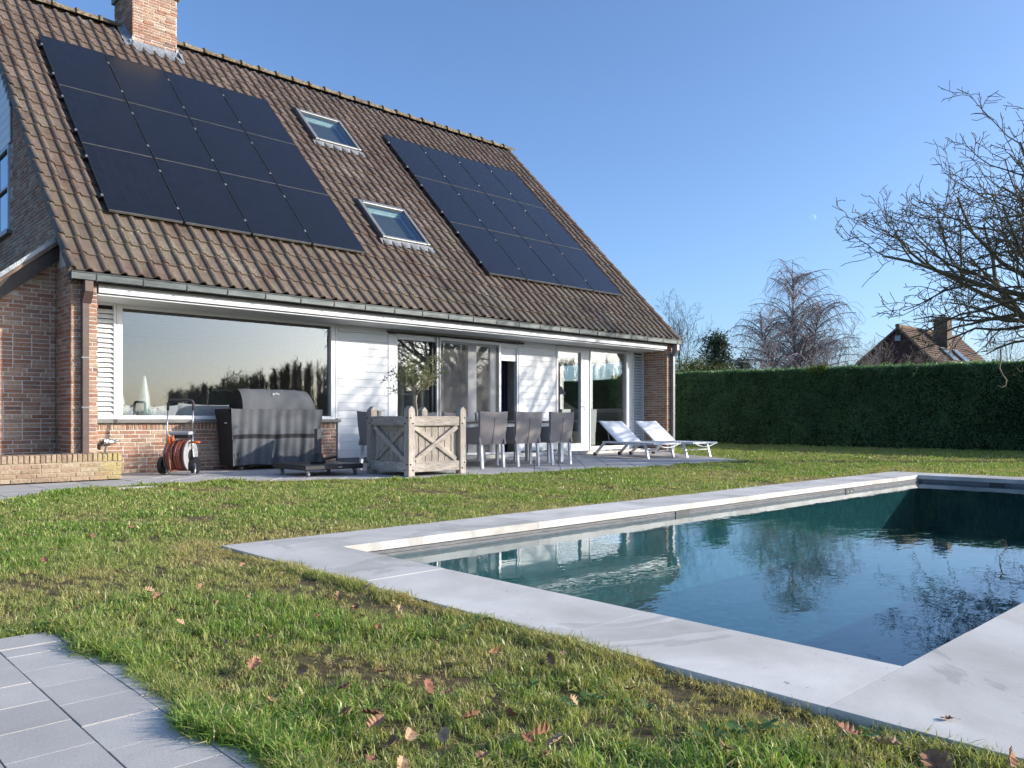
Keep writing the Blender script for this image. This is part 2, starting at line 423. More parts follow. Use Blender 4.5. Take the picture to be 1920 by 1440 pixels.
# diagonal slabs in front of the glazing
a45 = R(45); ca, sa = math.cos(a45), math.sin(a45); sz = 0.43
main_poly = [p for p in patio_poly]
lim = [(3.2, 10.15), (4.3, 10.2), (5.2, 9.7), (5.8, 9.3), (6.6, 8.85), (7.8, 8.6), (9, 8.45), (10.2, 8.3), (14.2, 8.35), (15.7, 10.9), (16.5, 11.95), (16.5, 12.6), (3.6, 12.6), (3.2, 11.9)]
def frac_in(poly, P):
    return sum(inpoly(x, y, P) for x, y in poly) / len(poly)
for i in range(-40, 60):
    for j in range(-40, 60):
        u0, v0 = i * sz, j * sz
        q = [(u * ca - v * sa, u * sa + v * ca) for u, v in ((u0 + .005, v0 + .005), (u0 + sz - .005, v0 + .005), (u0 + sz - .005, v0 + sz - .005), (u0 + .005, v0 + sz - .005))]
        fr = frac_in(q, lim)
        if fr == 0: continue
        q = clip(q, None, (0, 12.59, 0, -1)); 
        if len(q) < 3: continue
        q = clip(q, None, (3.62, 0, 1, 0))
        if len(q) < 3: continue
        if fr < 1:
            for k in range(len(lim)):
                if lim[k][1] > 11.5 and lim[(k + 1) % len(lim)][1] > 11.5: continue
                a, b = lim[k], lim[(k + 1) % len(lim)]
                ex, ey = b[0] - a[0], b[1] - a[1]; nx, ny = -ey, ex
                mx, my = sum(p[0] for p in q) / len(q), sum(p[1] for p in q) / len(q)
                t = ((mx - a[0]) * ex + (my - a[1]) * ey) / (ex * ex + ey * ey)
                if -0.1 < t < 1.1 and math.hypot(mx - (a[0] + t * ex), my - (a[1] + t * ey)) < 0.45:
                    q2 = clip(q, None, (a[0], a[1], nx, ny))
                    if len(q2) >= 3: q = q2
        if len(q) >= 3: slab(q, patio, SLAB)
# straight path to the left
y = 8.2
while y < 11.2:
    x = -1.4 + (int(y / .55) % 2) * 0.0
    while x < 3.55:
        q = [(x + .004, y + .004), (x + .55, y + .004), (x + .55, y + .44), (x + .004, y + .44)]
        fr = frac_in([(p[0], p[1]) for p in q], patio_poly)
        if fr >= 0.5 and x + .55 < 3.9: slab([(min(p[0], 3.6), p[1]) for p in q], patio, PAVER)
        x += 0.556
    y += 0.446
# near paving, bottom left
npb = B().add([(-3, -3, -0.010), (0.92, -3, -0.010), (0.92, 3.41, -0.010), (-3, 3.41, -0.010)], [(0, 1, 2, 3)])
nearp = tag(npb.build('garden_path', JOINT), 'light grey concrete paver path in the near left corner', 'path', kind='structure')
cols = [0.631 - 0.2, 0.631, 0.828, 1.02]
while cols[0] > -1.0: cols.insert(0, cols[0] - 0.2)
for c in range(len(cols) - 1):
    y = 3.42; first = True
    off = [0.0, 0.03, 0.06, 0.02][c % 4]
    k = 0
    while y > 0.8:
        h = 0.209
        if c == len(cols) - 3 and k == 1: h = 0.11
        if k == 0: h = 0.209 - off
        x0, x1 = cols[c] + .002, cols[c + 1] - .002
        if c == len(cols) - 2: x1 = min(x1, pave_edge(y - .1) + 0.01)
        slab([(x0, y - h + .002), (x1, y - h + .002), (x1, y - .002), (x0, y - .002)], nearp, PAVER, 0.0, 'paver', 0.06, 0.0006)
        y -= h; k += 1

# ------------------------------------------------------------------ swimming pool
def coping_mat():
    m, n, out = newmat('coping_stone')
    t = noise_tex(n, 1.6, 7, 0.6, dist=0.5); k = ramp(n, [(0.36, (0.49, 0.465, 0.42)), (0.50, (0.58, 0.555, 0.51)), (0.62, (0.65, 0.625, 0.58))]); n.links.new(t.outputs[0], k.inputs[0])
    d = noise_tex(n, 1.25, 5, 0.55, dist=0.8); kd = ramp(n, [(0.36, (1.07, 1.07, 1.06)), (0.46, (1, 1, 1)), (0.565, (1, 1, 1)), (0.58, (0.80, 0.80, 0.805)), (0.64, (0.86, 0.86, 0.86)), (0.655, (0.95, 0.95, 0.95))]); n.links.new(d.outputs[0], kd.inputs[0])
    col = mixc(n, 1.0, k.outputs[0], kd.outputs[0], 'MULTIPLY')
    sp = noise_tex(n, 140, 3, 0.6); k2 = ramp(n, [(0.3, (0.93, 0.93, 0.93)), (0.7, (1.05, 1.05, 1.05))]); n.links.new(sp.outputs[0], k2.inputs[0])
    col = mixc(n, 1.0, col, k2.outputs[0], 'MULTIPLY')
    mr = N(n, 'ShaderNodeMapRange'); mr.inputs[3].default_value = .93; mr.inputs[4].default_value = 1.05; n.links.new(rand_val(n), mr.inputs[0])
    col = mixc(n, 1.0, col, mr.outputs[0], 'MULTIPLY')
    sn = noise_tex(n, 22, 2, 0.5); k3 = ramp(n, [(0.735, (0, 0, 0)), (0.76, (0.6, 0.6, 0.6))]); n.links.new(sn.outputs[0], k3.inputs[0])
    col = mixc(n, k3.outputs[0], col, (0.2, 0.2, 0.19))
    bsdf(n, out, col, 0.7, 0.3, 0, sp.outputs[0], 0.06, 0.003); return m
COPING = coping_mat()
def pool_mat():
    m, n, out = newmat('pool_liner')
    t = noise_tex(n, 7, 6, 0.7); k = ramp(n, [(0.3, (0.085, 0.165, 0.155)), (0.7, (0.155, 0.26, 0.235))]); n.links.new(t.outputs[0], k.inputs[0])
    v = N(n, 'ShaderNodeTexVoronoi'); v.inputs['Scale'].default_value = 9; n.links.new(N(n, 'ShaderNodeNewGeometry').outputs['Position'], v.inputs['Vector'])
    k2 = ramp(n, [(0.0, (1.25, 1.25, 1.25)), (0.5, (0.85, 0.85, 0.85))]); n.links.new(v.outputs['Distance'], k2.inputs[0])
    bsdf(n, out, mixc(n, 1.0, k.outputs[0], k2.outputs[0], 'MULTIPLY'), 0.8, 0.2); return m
LINER = pool_mat()
LINERTOP = simple('grey_liner_band', (0.20, 0.20, 0.20), (0.13, 0.13, 0.135), 9, 0.7, 0.3, bump=0.4, bscale=40, stretch=(1, 1, 6))
x0, x1, y0, y1 = POOL[0] + .02, POOL[1] - .02, POOL[2] + .02, POOL[3] - .02
pb = B(); zb = -0.80
pb.add([(x0, y0, zb), (x1, y0, zb), (x1, y1, zb), (x0, y1, zb), (x0, y0, -.14), (x1, y0, -.14), (x1, y1, -.14), (x0, y1, -.14)],
       [(0, 1, 2, 3), (0, 4, 5, 1), (1, 5, 6, 2), (2, 6, 7, 3), (3, 7, 4, 0)])
pool = tag(pb.build('swimming_pool', LINER), 'rectangular swimming pool with grey stone coping set in the lawn', 'pool', kind='structure')
bb = B()
for (za, zb2, ins) in ((-.20, -.077, .010), (-.0745, -.055, .007)):
    for (ax0, ax1, ay0, ay1) in ((x0, x1, y0 - .05, y0 + ins), (x0, x1, y1 - ins, y1 + .05)):
        bb.box(ax0, ax1, ay0, ay1, za, zb2)
    for (ax0, ax1) in ((x0 - .05, x0 + ins), (x1 - ins, x1 + .05)):
        bb.box(ax0, ax1, y0 + .013, y1 - .013, za, zb2)
bb.build('liner_band', LINERTOP, pool)
bb = B()
for (ax0, ax1, ay0, ay1) in ((x0, x1, y0 - .05, y0 + .001), (x0, x1, y1 - .001, y1 + .05)): bb.box(ax0, ax1, ay0, ay1, -.14, -.055)
for (ax0, ax1) in ((x0 - .05, x0 + .001), (x1 - .001, x1 + .05)): bb.box(ax0, ax1, y0 + .002, y1 - .002, -.14, -.055)
bb.build('track_recess', simple('dark_track', (0.05, 0.05, 0.052), rough=0.6), pool)
# coping slabs, 45 mm thick, each one its own piece
def cope_slab(a0, a1, b0, b1):
    g_ = 0.0012
    mz = random.uniform(-.0015, .0015)
    o = B().bbox(a0 + g_, a1 - g_, b0 + g_, b1 - g_, -.055 + mz, 0.0 + mz, 0.0008).build('coping_slab', COPING, pool)
L = 1.74; xs_ = [2.72]
xx = 4.467
fx = [2.72, 4.467, 6.2, 7.95, 9.7, 11.0, 12.22]
for i in range(len(fx) - 1): cope_slab(fx[i], fx[i + 1], POOL[3], COPE[3])
fx2 = [2.18, 3.344, 5.0, 6.7, 8.4, 10.1, 11.4, 12.80]
for i in range(len(fx2) - 1): cope_slab(fx2[i], fx2[i + 1], COPE[2], POOL[2])
for a, b in ((1.03, 2.05), (2.05, 3.4), (3.4, 4.98)): cope_slab(COPE[0], POOL[0], a, b)
for a, b in ((1.03, 2.4), (2.4, 3.7), (3.7, 4.98)): cope_slab(POOL[1], COPE[1], a, b)
bd = B(); bd.box(COPE[0] + .02, COPE[1] - .02, COPE[2] + .02, POOL[2] - .05, -.12, -.056); bd.box(COPE[0] + .02, COPE[1] - .02, POOL[3] + .05, COPE[3] - .02, -.12, -.056)
bd.box(COPE[0] + .02, POOL[0] - .05, POOL[2], POOL[3], -.12, -.056); bd.box(POOL[1] + .05, COPE[1] - .02, POOL[2], POOL[3], -.12, -.056)
bd.build('coping_bed', MORTAR, pool)
jf = B()
for a in fx2[1:-1]: jf.box(a - .0012, a + .0012, COPE[2] + .01, POOL[2] - .003, -.03, -.003)
for a in fx[1:-1]: jf.box(a - .0012, a + .0012, POOL[3] + .003, COPE[3] - .01, -.03, -.003)
for a in (2.05, 3.4): jf.box(COPE[0] + .01, POOL[0] - .003, a - .0012, a + .0012, -.03, -.003)
jf.box(COPE[0] + .01, POOL[0] - .003, 1.0288, 1.0312, -.03, -.003)
jf_o = jf.build('joint_filler', simple('brown_joint', (.17, .14, .09), (.10, .085, .05), 20, .9), pool)
jf_o['kind'] = 'stuff'
# inlets in the far wall and the end wall
for (x, nm) in ((6.35, 'skimmer'), (9.9, 'inlet_plate')):
    k = B(); k.box(x - .11, x + .11, y1 - .016, y1 + .01, -.17, -.058)
    k.build(nm, simple('skimmer_grey' + nm, (0.06, 0.065, 0.065), rough=.5), pool)
    k2 = B()
    for q in (-.05, .05): k2.cyl((x + q, y1 - .016, -.10), .022, -.004, 12, 'y')
    if nm == 'inlet_plate': k2.build('inlet_nozzle', simple('nozzle', (.35, .33, .25)), pool)
k = B()
for q in (2.9, 3.4): k.box(x1 - .018, x1 + .01, q - .09, q + .09, -.11, -.06)
k.build('end_wall_fitting', BLACK, pool)
def water_mat():
    m, n, out = newmat('pool_water')
    t = N(n, 'ShaderNodeBsdfTransparent'); t.inputs[0].default_value = (0.38, 0.66, 0.74, 1)
    gl = N(n, 'ShaderNodeBsdfGlossy'); gl.inputs['Roughness'].default_value = 0.0; gl.inputs[0].default_value = (0.97, 0.98, 1, 1)
    a1 = noise_tex(n, 2.6, 3, 0.55, stretch=(1, 1.6, 1)); a2 = noise_tex(n, 9, 3, 0.5, stretch=(1, 1.5, 1))
    msk = noise_tex(n, 0.35, 2, 0.5); km = ramp(n, [(0.35, (0.25, 0.25, 0.25)), (0.65, (1, 1, 1))]); n.links.new(msk.outputs[0], km.inputs[0])
    ad = N(n, 'ShaderNodeMath', operation='MULTIPLY_ADD'); ad.inputs[1].default_value = 0.22
    n.links.new(a2.outputs[0], ad.inputs[0]); n.links.new(a1.outputs[0], ad.inputs[2])
    mu = N(n, 'ShaderNodeMath', operation='MULTIPLY'); n.links.new(ad.outputs[0], mu.inputs[0]); n.links.new(km.outputs[0], mu.inputs[1])
    b = N(n, 'ShaderNodeBump'); b.inputs['Strength'].default_value = 0.22; b.inputs['Distance'].default_value = 0.012
    n.links.new(mu.outputs[0], b.inputs['Height'])
    n.links.new(b.outputs[0], gl.inputs['Normal']); f = schlick(n, 0.022, 1.0, 0.0, b.outputs[0])
    mx = N(n, 'ShaderNodeMixShader'); n.links.new(f.outputs[0], mx.inputs[0]); n.links.new(t.outputs[0], mx.inputs[1]); n.links.new(gl.outputs[0], mx.inputs[2])
    n.links.new(mx.outputs[0], out.inputs[0]); return m
wb = B().add([(x0, y0, WATER_Z), (x1, y0, WATER_Z), (x1, y1, WATER_Z), (x0, y1, WATER_Z)], [(0, 1, 2, 3)])
tag(wb.build('pool_water', water_mat()), 'calm dark blue green water filling the pool', 'water', kind='structure')

# ------------------------------------------------------------------ house
house = thing('brick_house', 'brick house with a steep brown tiled roof and long white glazed front', 'house', (XL, YF, 0))
def hp(b, name, m, parent=None, smooth=False):
    o = b.build(name, m, None, smooth)
    return world_child(o, house) if parent is None else setp(o, parent)
def setp(o, p):
    # parent o (world-coordinate mesh) under a part that sits at the world origin through the house
    o.parent = p; return o
ROOFZ = lambda y: EZ - 0.09 + (y - EY)

# --- bricks: collected first, the 300 that show largest become objects, the others one part
BR = []          # (size score, centre, rotz, length, height, wall part)
def courses(face, plane, u0, u1, z0, z1, part, clipf=None, ch=0.058, soldier=False, seed=1, thick=0.045, proud=0.0, store=None):
    rr = random.Random(seed); z = z0; row = 0
    st_ = BR if store is None else store
    while z + ch * .6 < z1:
        bh = ch - 0.011
        x = u0 - (0.11 if row % 2 else 0.0) - rr.choice([0, 0.055]) * (row % 3 == 1)
        while x < u1:
            L_ = 0.112 if rr.random() < 0.09 else 0.225
            a, b = max(x, u0), min(x + L_ - 0.011, u1)
            x += L_
            if b - a < 0.03: continue
            cu, cz = (a + b) / 2, z + bh / 2
            if clipf and not clipf(cu, cz): continue
            pos = (cu, plane, cz) if face == 'y' else (plane, cu, cz)
            st_.append((pos, 0.0 if face == 'y' else -math.pi / 2, b - a, bh, part, rr.uniform(-.002, .003) + proud))
        z += ch; row += 1
def brick_shape(L_, h, d, seed, proud=0.0):
    rr = random.Random(seed); j = lambda a: rr.uniform(-a, a)
    x, z = L_ / 2, h / 2; c = 0.005; yf = 0.005 - proud
    v = [(-x, d, -z), (x, d, -z), (x, d, z), (-x, d, z)]
    v += [(-x + j(.002), yf + c + j(.002), -z + j(.002)), (x + j(.002), yf + c + j(.002), -z + j(.002)), (x + j(.002), yf + c + j(.002), z + j(.002)), (-x + j(.002), yf + c + j(.002), z + j(.002))]
    v += [(-x + c + j(.003), yf + j(.003), -z + c + j(.002)), (x - c + j(.003), yf + j(.003), -z + c + j(.002)), (x - c + j(.003), yf + j(.003), z - c + j(.002)), (-x + c + j(.003), yf + j(.003), z - c + j(.002))]
    f = [(0, 1, 5, 4), (1, 2, 6, 5), (2, 3, 7, 6), (3, 0, 4, 7), (4, 5, 9, 8), (5, 6, 10, 9), (6, 7, 11, 10), (7, 4, 8, 11), (8, 9, 10, 11)]
    return v, f
BRICK_CACHE = {}
def brick_mesh(L_, h, seed, m):
    key = (round(L_, 2), round(h, 3), seed, m.name)
    if key not in BRICK_CACHE:
        v, f = brick_shape(round(L_, 2), h, 0.03, hash(key[:3]) & 0xffff); BRICK_CACHE[key] = B().add(v, f).mesh('brick', m)
    return BRICK_CACHE[key]
def merge_bricks(lst, name, m, parent_fn):
    mb = B()
    for i, (pos, rz, L_, h, part, pr) in enumerate(lst):
        v, f = brick_shape(L_, h, 0.03, i % 97, pr)
        M_ = Matrix.Translation(pos) @ Matrix.Rotation(rz, 4, 'Z')
        mb.add([M_ @ Vector(p) for p in v], f)
    o = mb.build(name, m); o['kind'] = 'stuff'; parent_fn(o); return o

# wall cores (mortar): set back, bricks stand proud of them
gable = lambda y: (EZ - 0.12 + (y - EY)) if y <= RY else (EZ - 0.12 + (2 * RY - EY - y))
YB = 24.1
def gable_poly(y0_): return [(y0_, 0), (YB, 0), (YB, gable(YB)), (RY, gable(RY)), (y0_, gable(y0_))]
wall_left = hp(B().prism(gable_poly(YF + .012), 'x', XL + .012, XL + .30), 'wall', MORTAR); 
wb_ = B(); xa_, xb_ = XR - .30, XR - .012; WY0, WY1, WZ0, WZ1 = 13.35, 15.7, 1.02, 2.36
wb_.prism([(YF + .012, 0), (YB, 0), (YB, WZ0), (YF + .012, WZ0)], 'x', xa_, xb_)
wb_.prism([(YF + .012, WZ0), (WY0, WZ0), (WY0, WZ1), (YF + .012, WZ1)], 'x', xa_, xb_)
wb_.prism([(WY1, WZ0), (YB, WZ0), (YB, WZ1), (WY1, WZ1)], 'x', xa_, xb_)
wb_.prism([(YF + .012, WZ1), (YB, WZ1), (YB, gable(YB)), (RY, gable(RY)), (YF + .012, gable(YF + .012))], 'x', xa_, xb_)
wall_right = hp(wb_, 'wall', MORTAR)
hp(B().box(XL + .3, XR - .3, YB - .3, YB, 0, gable(YB)), 'wall', MORTAR)
pillar_l = hp(B().box(XL + .301, 3.471, YF + .012, YW + .1, 0, 2.72), 'wall', MORTAR)
pillar_r = hp(B().box(16.567, XR - .301, YF + .012, YW + .1, 0, 2.72), 'wall', MORTAR)
base_wall = hp(B().box(3.472, 7.638, YW + .012, YW + .25, 0, .745), 'wall', MORTAR)
# left wing front wall with sloping top
wz = lambda x: 3.02 - (XL - x) * 0.86
wing = hp(B().prism([(-1.2, 0), (XL - .001, 0), (XL - .001, wz(XL)), (-1.2, wz(-1.2) if wz(-1.2) > 0 else .4)], 'y', 12.606 + .012, 12.85), 'wall', MORTAR)
courses('y', 12.606, 0.6, XL, 0.0, 3.02, wing, lambda u, z: z < wz(u) - .03, seed=3)
courses('x', XL, YF, 12.60, 0.0, 2.9, wall_left, lambda u, z: z < gable(u) + .02, seed=4)
courses('y', YF, XL, 3.483, 0.0, 2.72, pillar_l, seed=5)
courses('x', XL, 12.62, 16.3, 2.75, 7.0, wall_left, lambda u, z: z < gable(u) and not (u > 15.25 and z > 3.87), seed=6)
courses('y', YW, 3.483, 7.65, 0.0, 0.64, base_wall, seed=7)
courses('x', 16.555, YF, YW, 0.0, 2.53, pillar_r, seed=8)
courses('y', YF, 16.555, XR, 0.0, 2.72, pillar_r, seed=9)
x = 3.49; rr = random.Random(2)
while x < 7.62:                                  # soldier course under the window sill
    BR.append(((x + .024, YW, .69), 0.0, 0.048, 0.1, base_wall, rr.uniform(-.002, .004))); x += 0.059
def score(e):
    p = Vector(e[0]); d = (p - Vector((0, 0, CAM_H))); dist = d.length
    nrm = Vector((0, -1, 0)) if e[1] == 0 else Vector((-1, 0, 0))
    fx_ = d.dot(FW); u = 960 + 1515 * d.dot(RT) / fx_
    if u < -30 or u > 1950: return -1
    if e[4] is base_wall and (5.2 < p.x < 6.9): return -1
    if p.y > 12.3 and p.x < XL and p.z < .33: return -1
    return e[2] * abs(nrm.dot(d)) / dist ** 3 * (e[3])
BR.sort(key=score, reverse=True)
for i, (pos, rz, L_, h, part, pr) in enumerate(BR[:300]):
    o = obj('brick', brick_mesh(L_, h, i % 5, BRICK), part, None)
    o.location = (pos[0], pos[1], pos[2]); o.rotation_euler = (0, random.uniform(-.004, .004), rz)
    o.location += Vector((0, -pr, 0)) if rz == 0 else Vector((-pr, 0, 0))
merge_bricks(BR[300:], 'brickwork', BRICK, lambda o: world_child(o, house))

# --- roof
sl = math.sqrt(2); ROWS = 24; RP = 8.88 / 23.68
RX0, RX1 = 3.10, 16.85
NC = 62; TW = (RX1 - RX0 - .10) / NC
rb = B().prism([(EY + .06, EZ - .13), (EY + .06, EZ - .04), (RY, RZ - .1), (2 * RY - EY, EZ - .1), (2 * RY - EY, EZ - .2), (RY, RZ - .24)], 'x', RX0 + .05, RX1 - .05)
roof = hp(rb, 'roof', simple('roof_felt', (0.06, 0.05, 0.045), rough=.9))
bt_ = B()   # rear slope tiles are out of sight: one ribbed sheet
nx = 62 * 3
bt_.grid(lambda u, v: (RX0 + (RX1 - RX0) * u, RY + v * (RY - EY), RZ - .06 - v * (RY - EY) + .03 * abs(math.sin(u * NC * math.pi))), nx, 1)
hp(bt_, 'rear_slope', TILE, roof)
def tile_profile(w_):
    return [(0.0, 0.012), (0.012, 0.004), (0.05, 0.0), (0.105, 0.002), (0.125, 0.010), (0.137, 0.030), (0.158, 0.045), (0.180, 0.047), (0.201, 0.036), (w_ - .004, 0.016)]
def tile_shape(seed):
    rr = random.Random(seed); P_ = tile_profile(TW); n = len(P_); L_ = RP + .045
    v = []
    for (x_, z_) in P_: v.append((x_, 0 + rr.uniform(-.002, .002), z_ + .036))
    for (x_, z_) in P_: v.append((x_, L_, z_ + .008))
    for (x_, z_) in P_: v.append((x_, 0.003, z_ + .012))
    f = [(i, i + 1, n + i + 1, n + i) for i in range(n - 1)] + [(2 * n + i, 2 * n + i + 1, i + 1, i) for i in range(n - 1)]
    f += [(n - 1, 3 * n - 1, 2 * n - 1)]
    return v, f
tile_ms = []
for s_ in range(5):
    v, f = tile_shape(s_); me = B().add(v, f).mesh('roof_tile', TILE); tile_ms.append(me)
ROOFM = Matrix.Translation((0, EY, EZ)) @ Matrix.Rotation(R(45), 4, 'X')
def roof_pt(x_, v_, off=0.0): return ROOFM @ Vector((x_, v_, off))
SKY = [(9.03, 10.22, 5.90, 7.22), (9.03, 10.24, 2.24, 3.55)]
PAN_A = (3.90, 8.38, 1.53, 7.12); PAN_B = (11.45, 15.98, 1.53, 7.12)
CHX0, CHX1, CHY0, CHY1 = 5.77, 6.69, 17.48, 18.60
tiles = []
for r_ in range(ROWS):
    for c_ in range(NC):
        tx = RX0 + .05 + c_ * TW; tv = r_ * RP
        cx, cv = tx + TW / 2, tv + RP / 2
        if any(a + .02 < cx < b - .02 and c + .05 < cv < d - .12 for a, b, c, d in SKY): continue
        if CHX0 < cx < CHX1 and cv > (CHY0 - EY) * sl + .1: continue
        if cv > 8.80: continue
        hid = False
        for a, b, c, d in (PAN_A, PAN_B):
            if a + .25 < cx < b - .05 and c + .15 < cv < d + .1: hid = True
        p = roof_pt(cx, cv); d_ = p - Vector((0, 0, CAM_H)); fz = d_.dot(FW); u_ = 960 + 1515 * d_.dot(RT) / fz; vv_ = 786 - 1515 * d_.z / fz
        sc = -1 if (hid or u_ < -10 or vv_ < -20) else 1 / d_.length ** 2
        tiles.append((sc, tx, tv))
tiles.sort(key=lambda t: -t[0])
TR = Matrix.Rotation(R(45), 4, 'X')
for i, (sc, tx, tv) in enumerate(tiles[:300]):
    o = obj('roof_tile', tile_ms[i % 5], roof)
    o.matrix_local = Matrix.Translation(roof_pt(tx + random.uniform(-.003, .003), tv + random.uniform(-.005, .005), random.uniform(0, .004))) @ TR @ Matrix.Rotation(random.uniform(-.008, .008), 4, 'Z')
mb = B()
for i, (sc, tx, tv) in enumerate(tiles[300:]):
    v, f = tile_shape(i % 11)
    M_ = Matrix.Translation(roof_pt(tx + random.uniform(-.003, .003), tv + random.uniform(-.005, .005), random.uniform(0, .004))) @ TR @ Matrix.Rotation(random.uniform(-.008, .008), 4, 'Z')
    mb.add([M_ @ Vector(p) for p in v], f)
o = hp(mb, 'tile_field', TILE, roof); o['kind'] = 'stuff'
# verge tiles at both gable edges
def verge_shape(flip):
    L_ = RP + .04; v = []; n = 8; f = []
    for e, (yy, zz) in enumerate(((0, .03), (L_, .004))):
        for k in range(n):
            a = math.pi * (1.15 - 1.15 * k / (n - 1)); xx_ = .045 * math.cos(a); zz_ = .045 * math.sin(a)
            v.append((xx_ * (-1 if flip else 1), yy, zz_ + zz))
        v.append((-.047 * (-1 if flip else 1), yy, -.055 + zz))
    m_ = n + 1
    order = [n] + list(range(n))
    for k in range(m_ - 1):
        a, b = order[k], order[k + 1]; f.append((a, b, m_ + b, m_ + a) if not flip else (m_ + a, m_ + b, b, a))
    f.append(tuple(order))
    return v, f
for flip, xx in ((False, RX0 + .02), (True, RX1 - .03)):
    me = B().add(*verge_shape(flip)).mesh('verge_tile', TILE, True)
    for r_ in range(ROWS):
        if r_ * RP > 8.7: continue
        o = obj('verge_tile', me, roof)
        o.matrix_local = Matrix.Translation(roof_pt(xx, r_ * RP, 0.012 + random.uniform(0, .004))) @ TR
# ridge tiles with raised collars
prof = []
for k in range(9):
    a = math.pi * (1.08 - 1.16 * k / 8); prof.append((math.cos(a), math.sin(a)))
rv_, rf_ = [], []
secs = [(0, .125), (.05, .125), (.052, .095), (.47, .085)]
for xx, rad in secs:
    for (c_, s_) in prof: rv_.append((xx, c_ * rad, s_ * rad * .95))
for i in range(len(secs) - 1):
    for k in range(8): rf_.append((i * 9 + k + 1, i * 9 + k, (i + 1) * 9 + k, (i + 1) * 9 + k + 1))
rf_.append(tuple(range(9)))
rme = B().add(rv_, rf_).mesh('ridge_tile', RIDGE, False)
x = RX0; 
while x < RX1 - .2:
    if not (CHX0 - .15 < x < CHX1 - .2):
        o = obj('ridge_tile', rme, roof); o.location = (x, RY, RZ + .015 + random.uniform(-.006, .006)); o.rotation_euler = (random.uniform(-.03, .03), random.uniform(-.01, .01), 0)
    x += .437
# --- chimney
chim = hp(B().box(CHX0 + .012, CHX1 - .012, CHY0 + .012, CHY1, RZ - 1.2, RZ + .72), 'chimney', MORTAR)
CB = []
courses('y', CHY0, CHX0, CHX1, RZ - .75, RZ + .70, chim, lambda u, z: z > RZ - (RY - CHY0) - .05, seed=12, store=CB)
courses('x', CHX0, CHY0, CHY1, RZ - .75, RZ + .70, chim, lambda u, z: z > RZ - max(RY - u, 0) - .05, seed=13, store=CB)
CB = [(p, r, L_, h, None, pr * 2.5) for (p, r, L_, h, _, pr) in CB]
merge_bricks(CB, 'brickwork', BRICK, lambda o: setp(o, chim))
hp(B().bbox(CHX0 - .05, CHX1 + .05, CHY0 - .05, CHY1 + .05, RZ + .715, RZ + .98, .01), 'chimney_cap', CONCRETE, chim)
fl = B()
zr = lambda y: RZ - (RY - y)
fl.grid(lambda u, v: (CHX0 - .06 + (CHX1 - CHX0 + .16) * u, CHY0 - .02 - v * .17, zr(CHY0 - .02 - v * .17) + .055 + .10 * (1 - v) ** 2 + .022 * math.cos(u * 5 * 2 * math.pi) * v), 40, 4)
fl.grid(lambda u, v: (CHX0 - .004 - .16 * v, CHY0 - .12 + u * .6, zr(CHY0 - .12 + u * .6) + .06 + .10 * (1 - v) ** 2 + .02 * math.sin(u * 30) * v), 14, 3)
fl.grid(lambda u, v: (CHX1 + .004 + .14 * v, CHY0 - .12 + u * .6, zr(CHY0 - .12 + u * .6) + .06 + .12 * (1 - v) ** 2 + .02 * math.sin(u * 20) * v), 10, 3)
fl.box(CHX0 - .012, CHX0 + .03, CHY0 - .016, CHY0 + .03, zr(CHY0), zr(CHY0) + .2)
fl.box(CHX1 - .03, CHX1 + .012, CHY0 - .016, CHY0 + .03, zr(CHY0), zr(CHY0) + .2)
hp(fl, 'lead_flashing', LEAD, chim)
# --- gutter
gb = B()
gp = [(11.885, 2.755), (11.885, 2.667), (11.755, 2.657), (11.735, 2.667), (11.73, 2.745), (11.742, 2.762), (11.747, 2.745), (11.752, 2.677), (11.875, 2.68), (11.875, 2.755)]
gb.prism(gp, 'x', 3.12, 16.93)
gb.tube([(3.115, 11.737, 2.758), (16.935, 11.737, 2.758)], .012, 8)
gb.box(3.11, 3.121, 11.73, 11.885, 2.658, 2.755); gb.box(16.929, 16.94, 11.73, 11.885, 2.658, 2.755)
gut = hp(gb, 'gutter', ZINC)
x = 3.42; k = 0
bme = B().box(-.007, .007, -.006, .0, -.10, .012).box(-.007, .007, -.006, .14, -.106, -.099).mesh('gutter_bracket', simple('bracket', (.06, .07, .07), rough=.6))
while x < 16.9:
    o = obj('gutter_bracket', bme, gut); o.location = (x, 11.729, 2.757); x += .607
# --- fascia, soffit
hp(B().bbox(3.486, 16.552, YF - .012, YF + .03, 2.53, 2.70, .004), 'fascia', WHITE)
sof = hp(B().box(3.484, 16.553, YF + .031, YW + .05, 2.522, 2.54), 'soffit', SHADOWGAP)
for i in range(7):
    ya = YF + .031 + i * .1
    hp(B().box(3.486, 16.551, ya, min(ya + .096, YW + .04), 2.500 - i * .001, 2.5215), 'soffit_board', BOARD, sof)
# --- downpipes
def downpipe(xc, m, name, wdt=.085):
    b = B(); b.bbox(xc - wdt / 2, xc + wdt / 2, YF - .085, YF - .02, .30 if name == 'l' else 0.0, 2.42, .006)
    d = hp(b, 'downpipe', m)
    hp(B().bbox(xc - .055 + .01, xc + .055 + .01, YF - .20, YF - .05, 2.50, 2.652, .008).prism([(YF - .20, 2.50), (YF - .05, 2.50), (YF - .018, 2.36), (YF - .09, 2.36)], 'x', xc - .045, xc + .065), 'hopper', m, d)
    for z in (.95, 1.62): hp(B().box(xc - wdt / 2 - .008, xc + wdt / 2 + .012, YF - .09, YF - .012, z, z + .018), 'pipe_clip', PALEMETAL, d)
    return d
downpipe(3.305, BROWNMETAL, 'l')
d_ = downpipe(16.74, PALEMETAL, 'r')
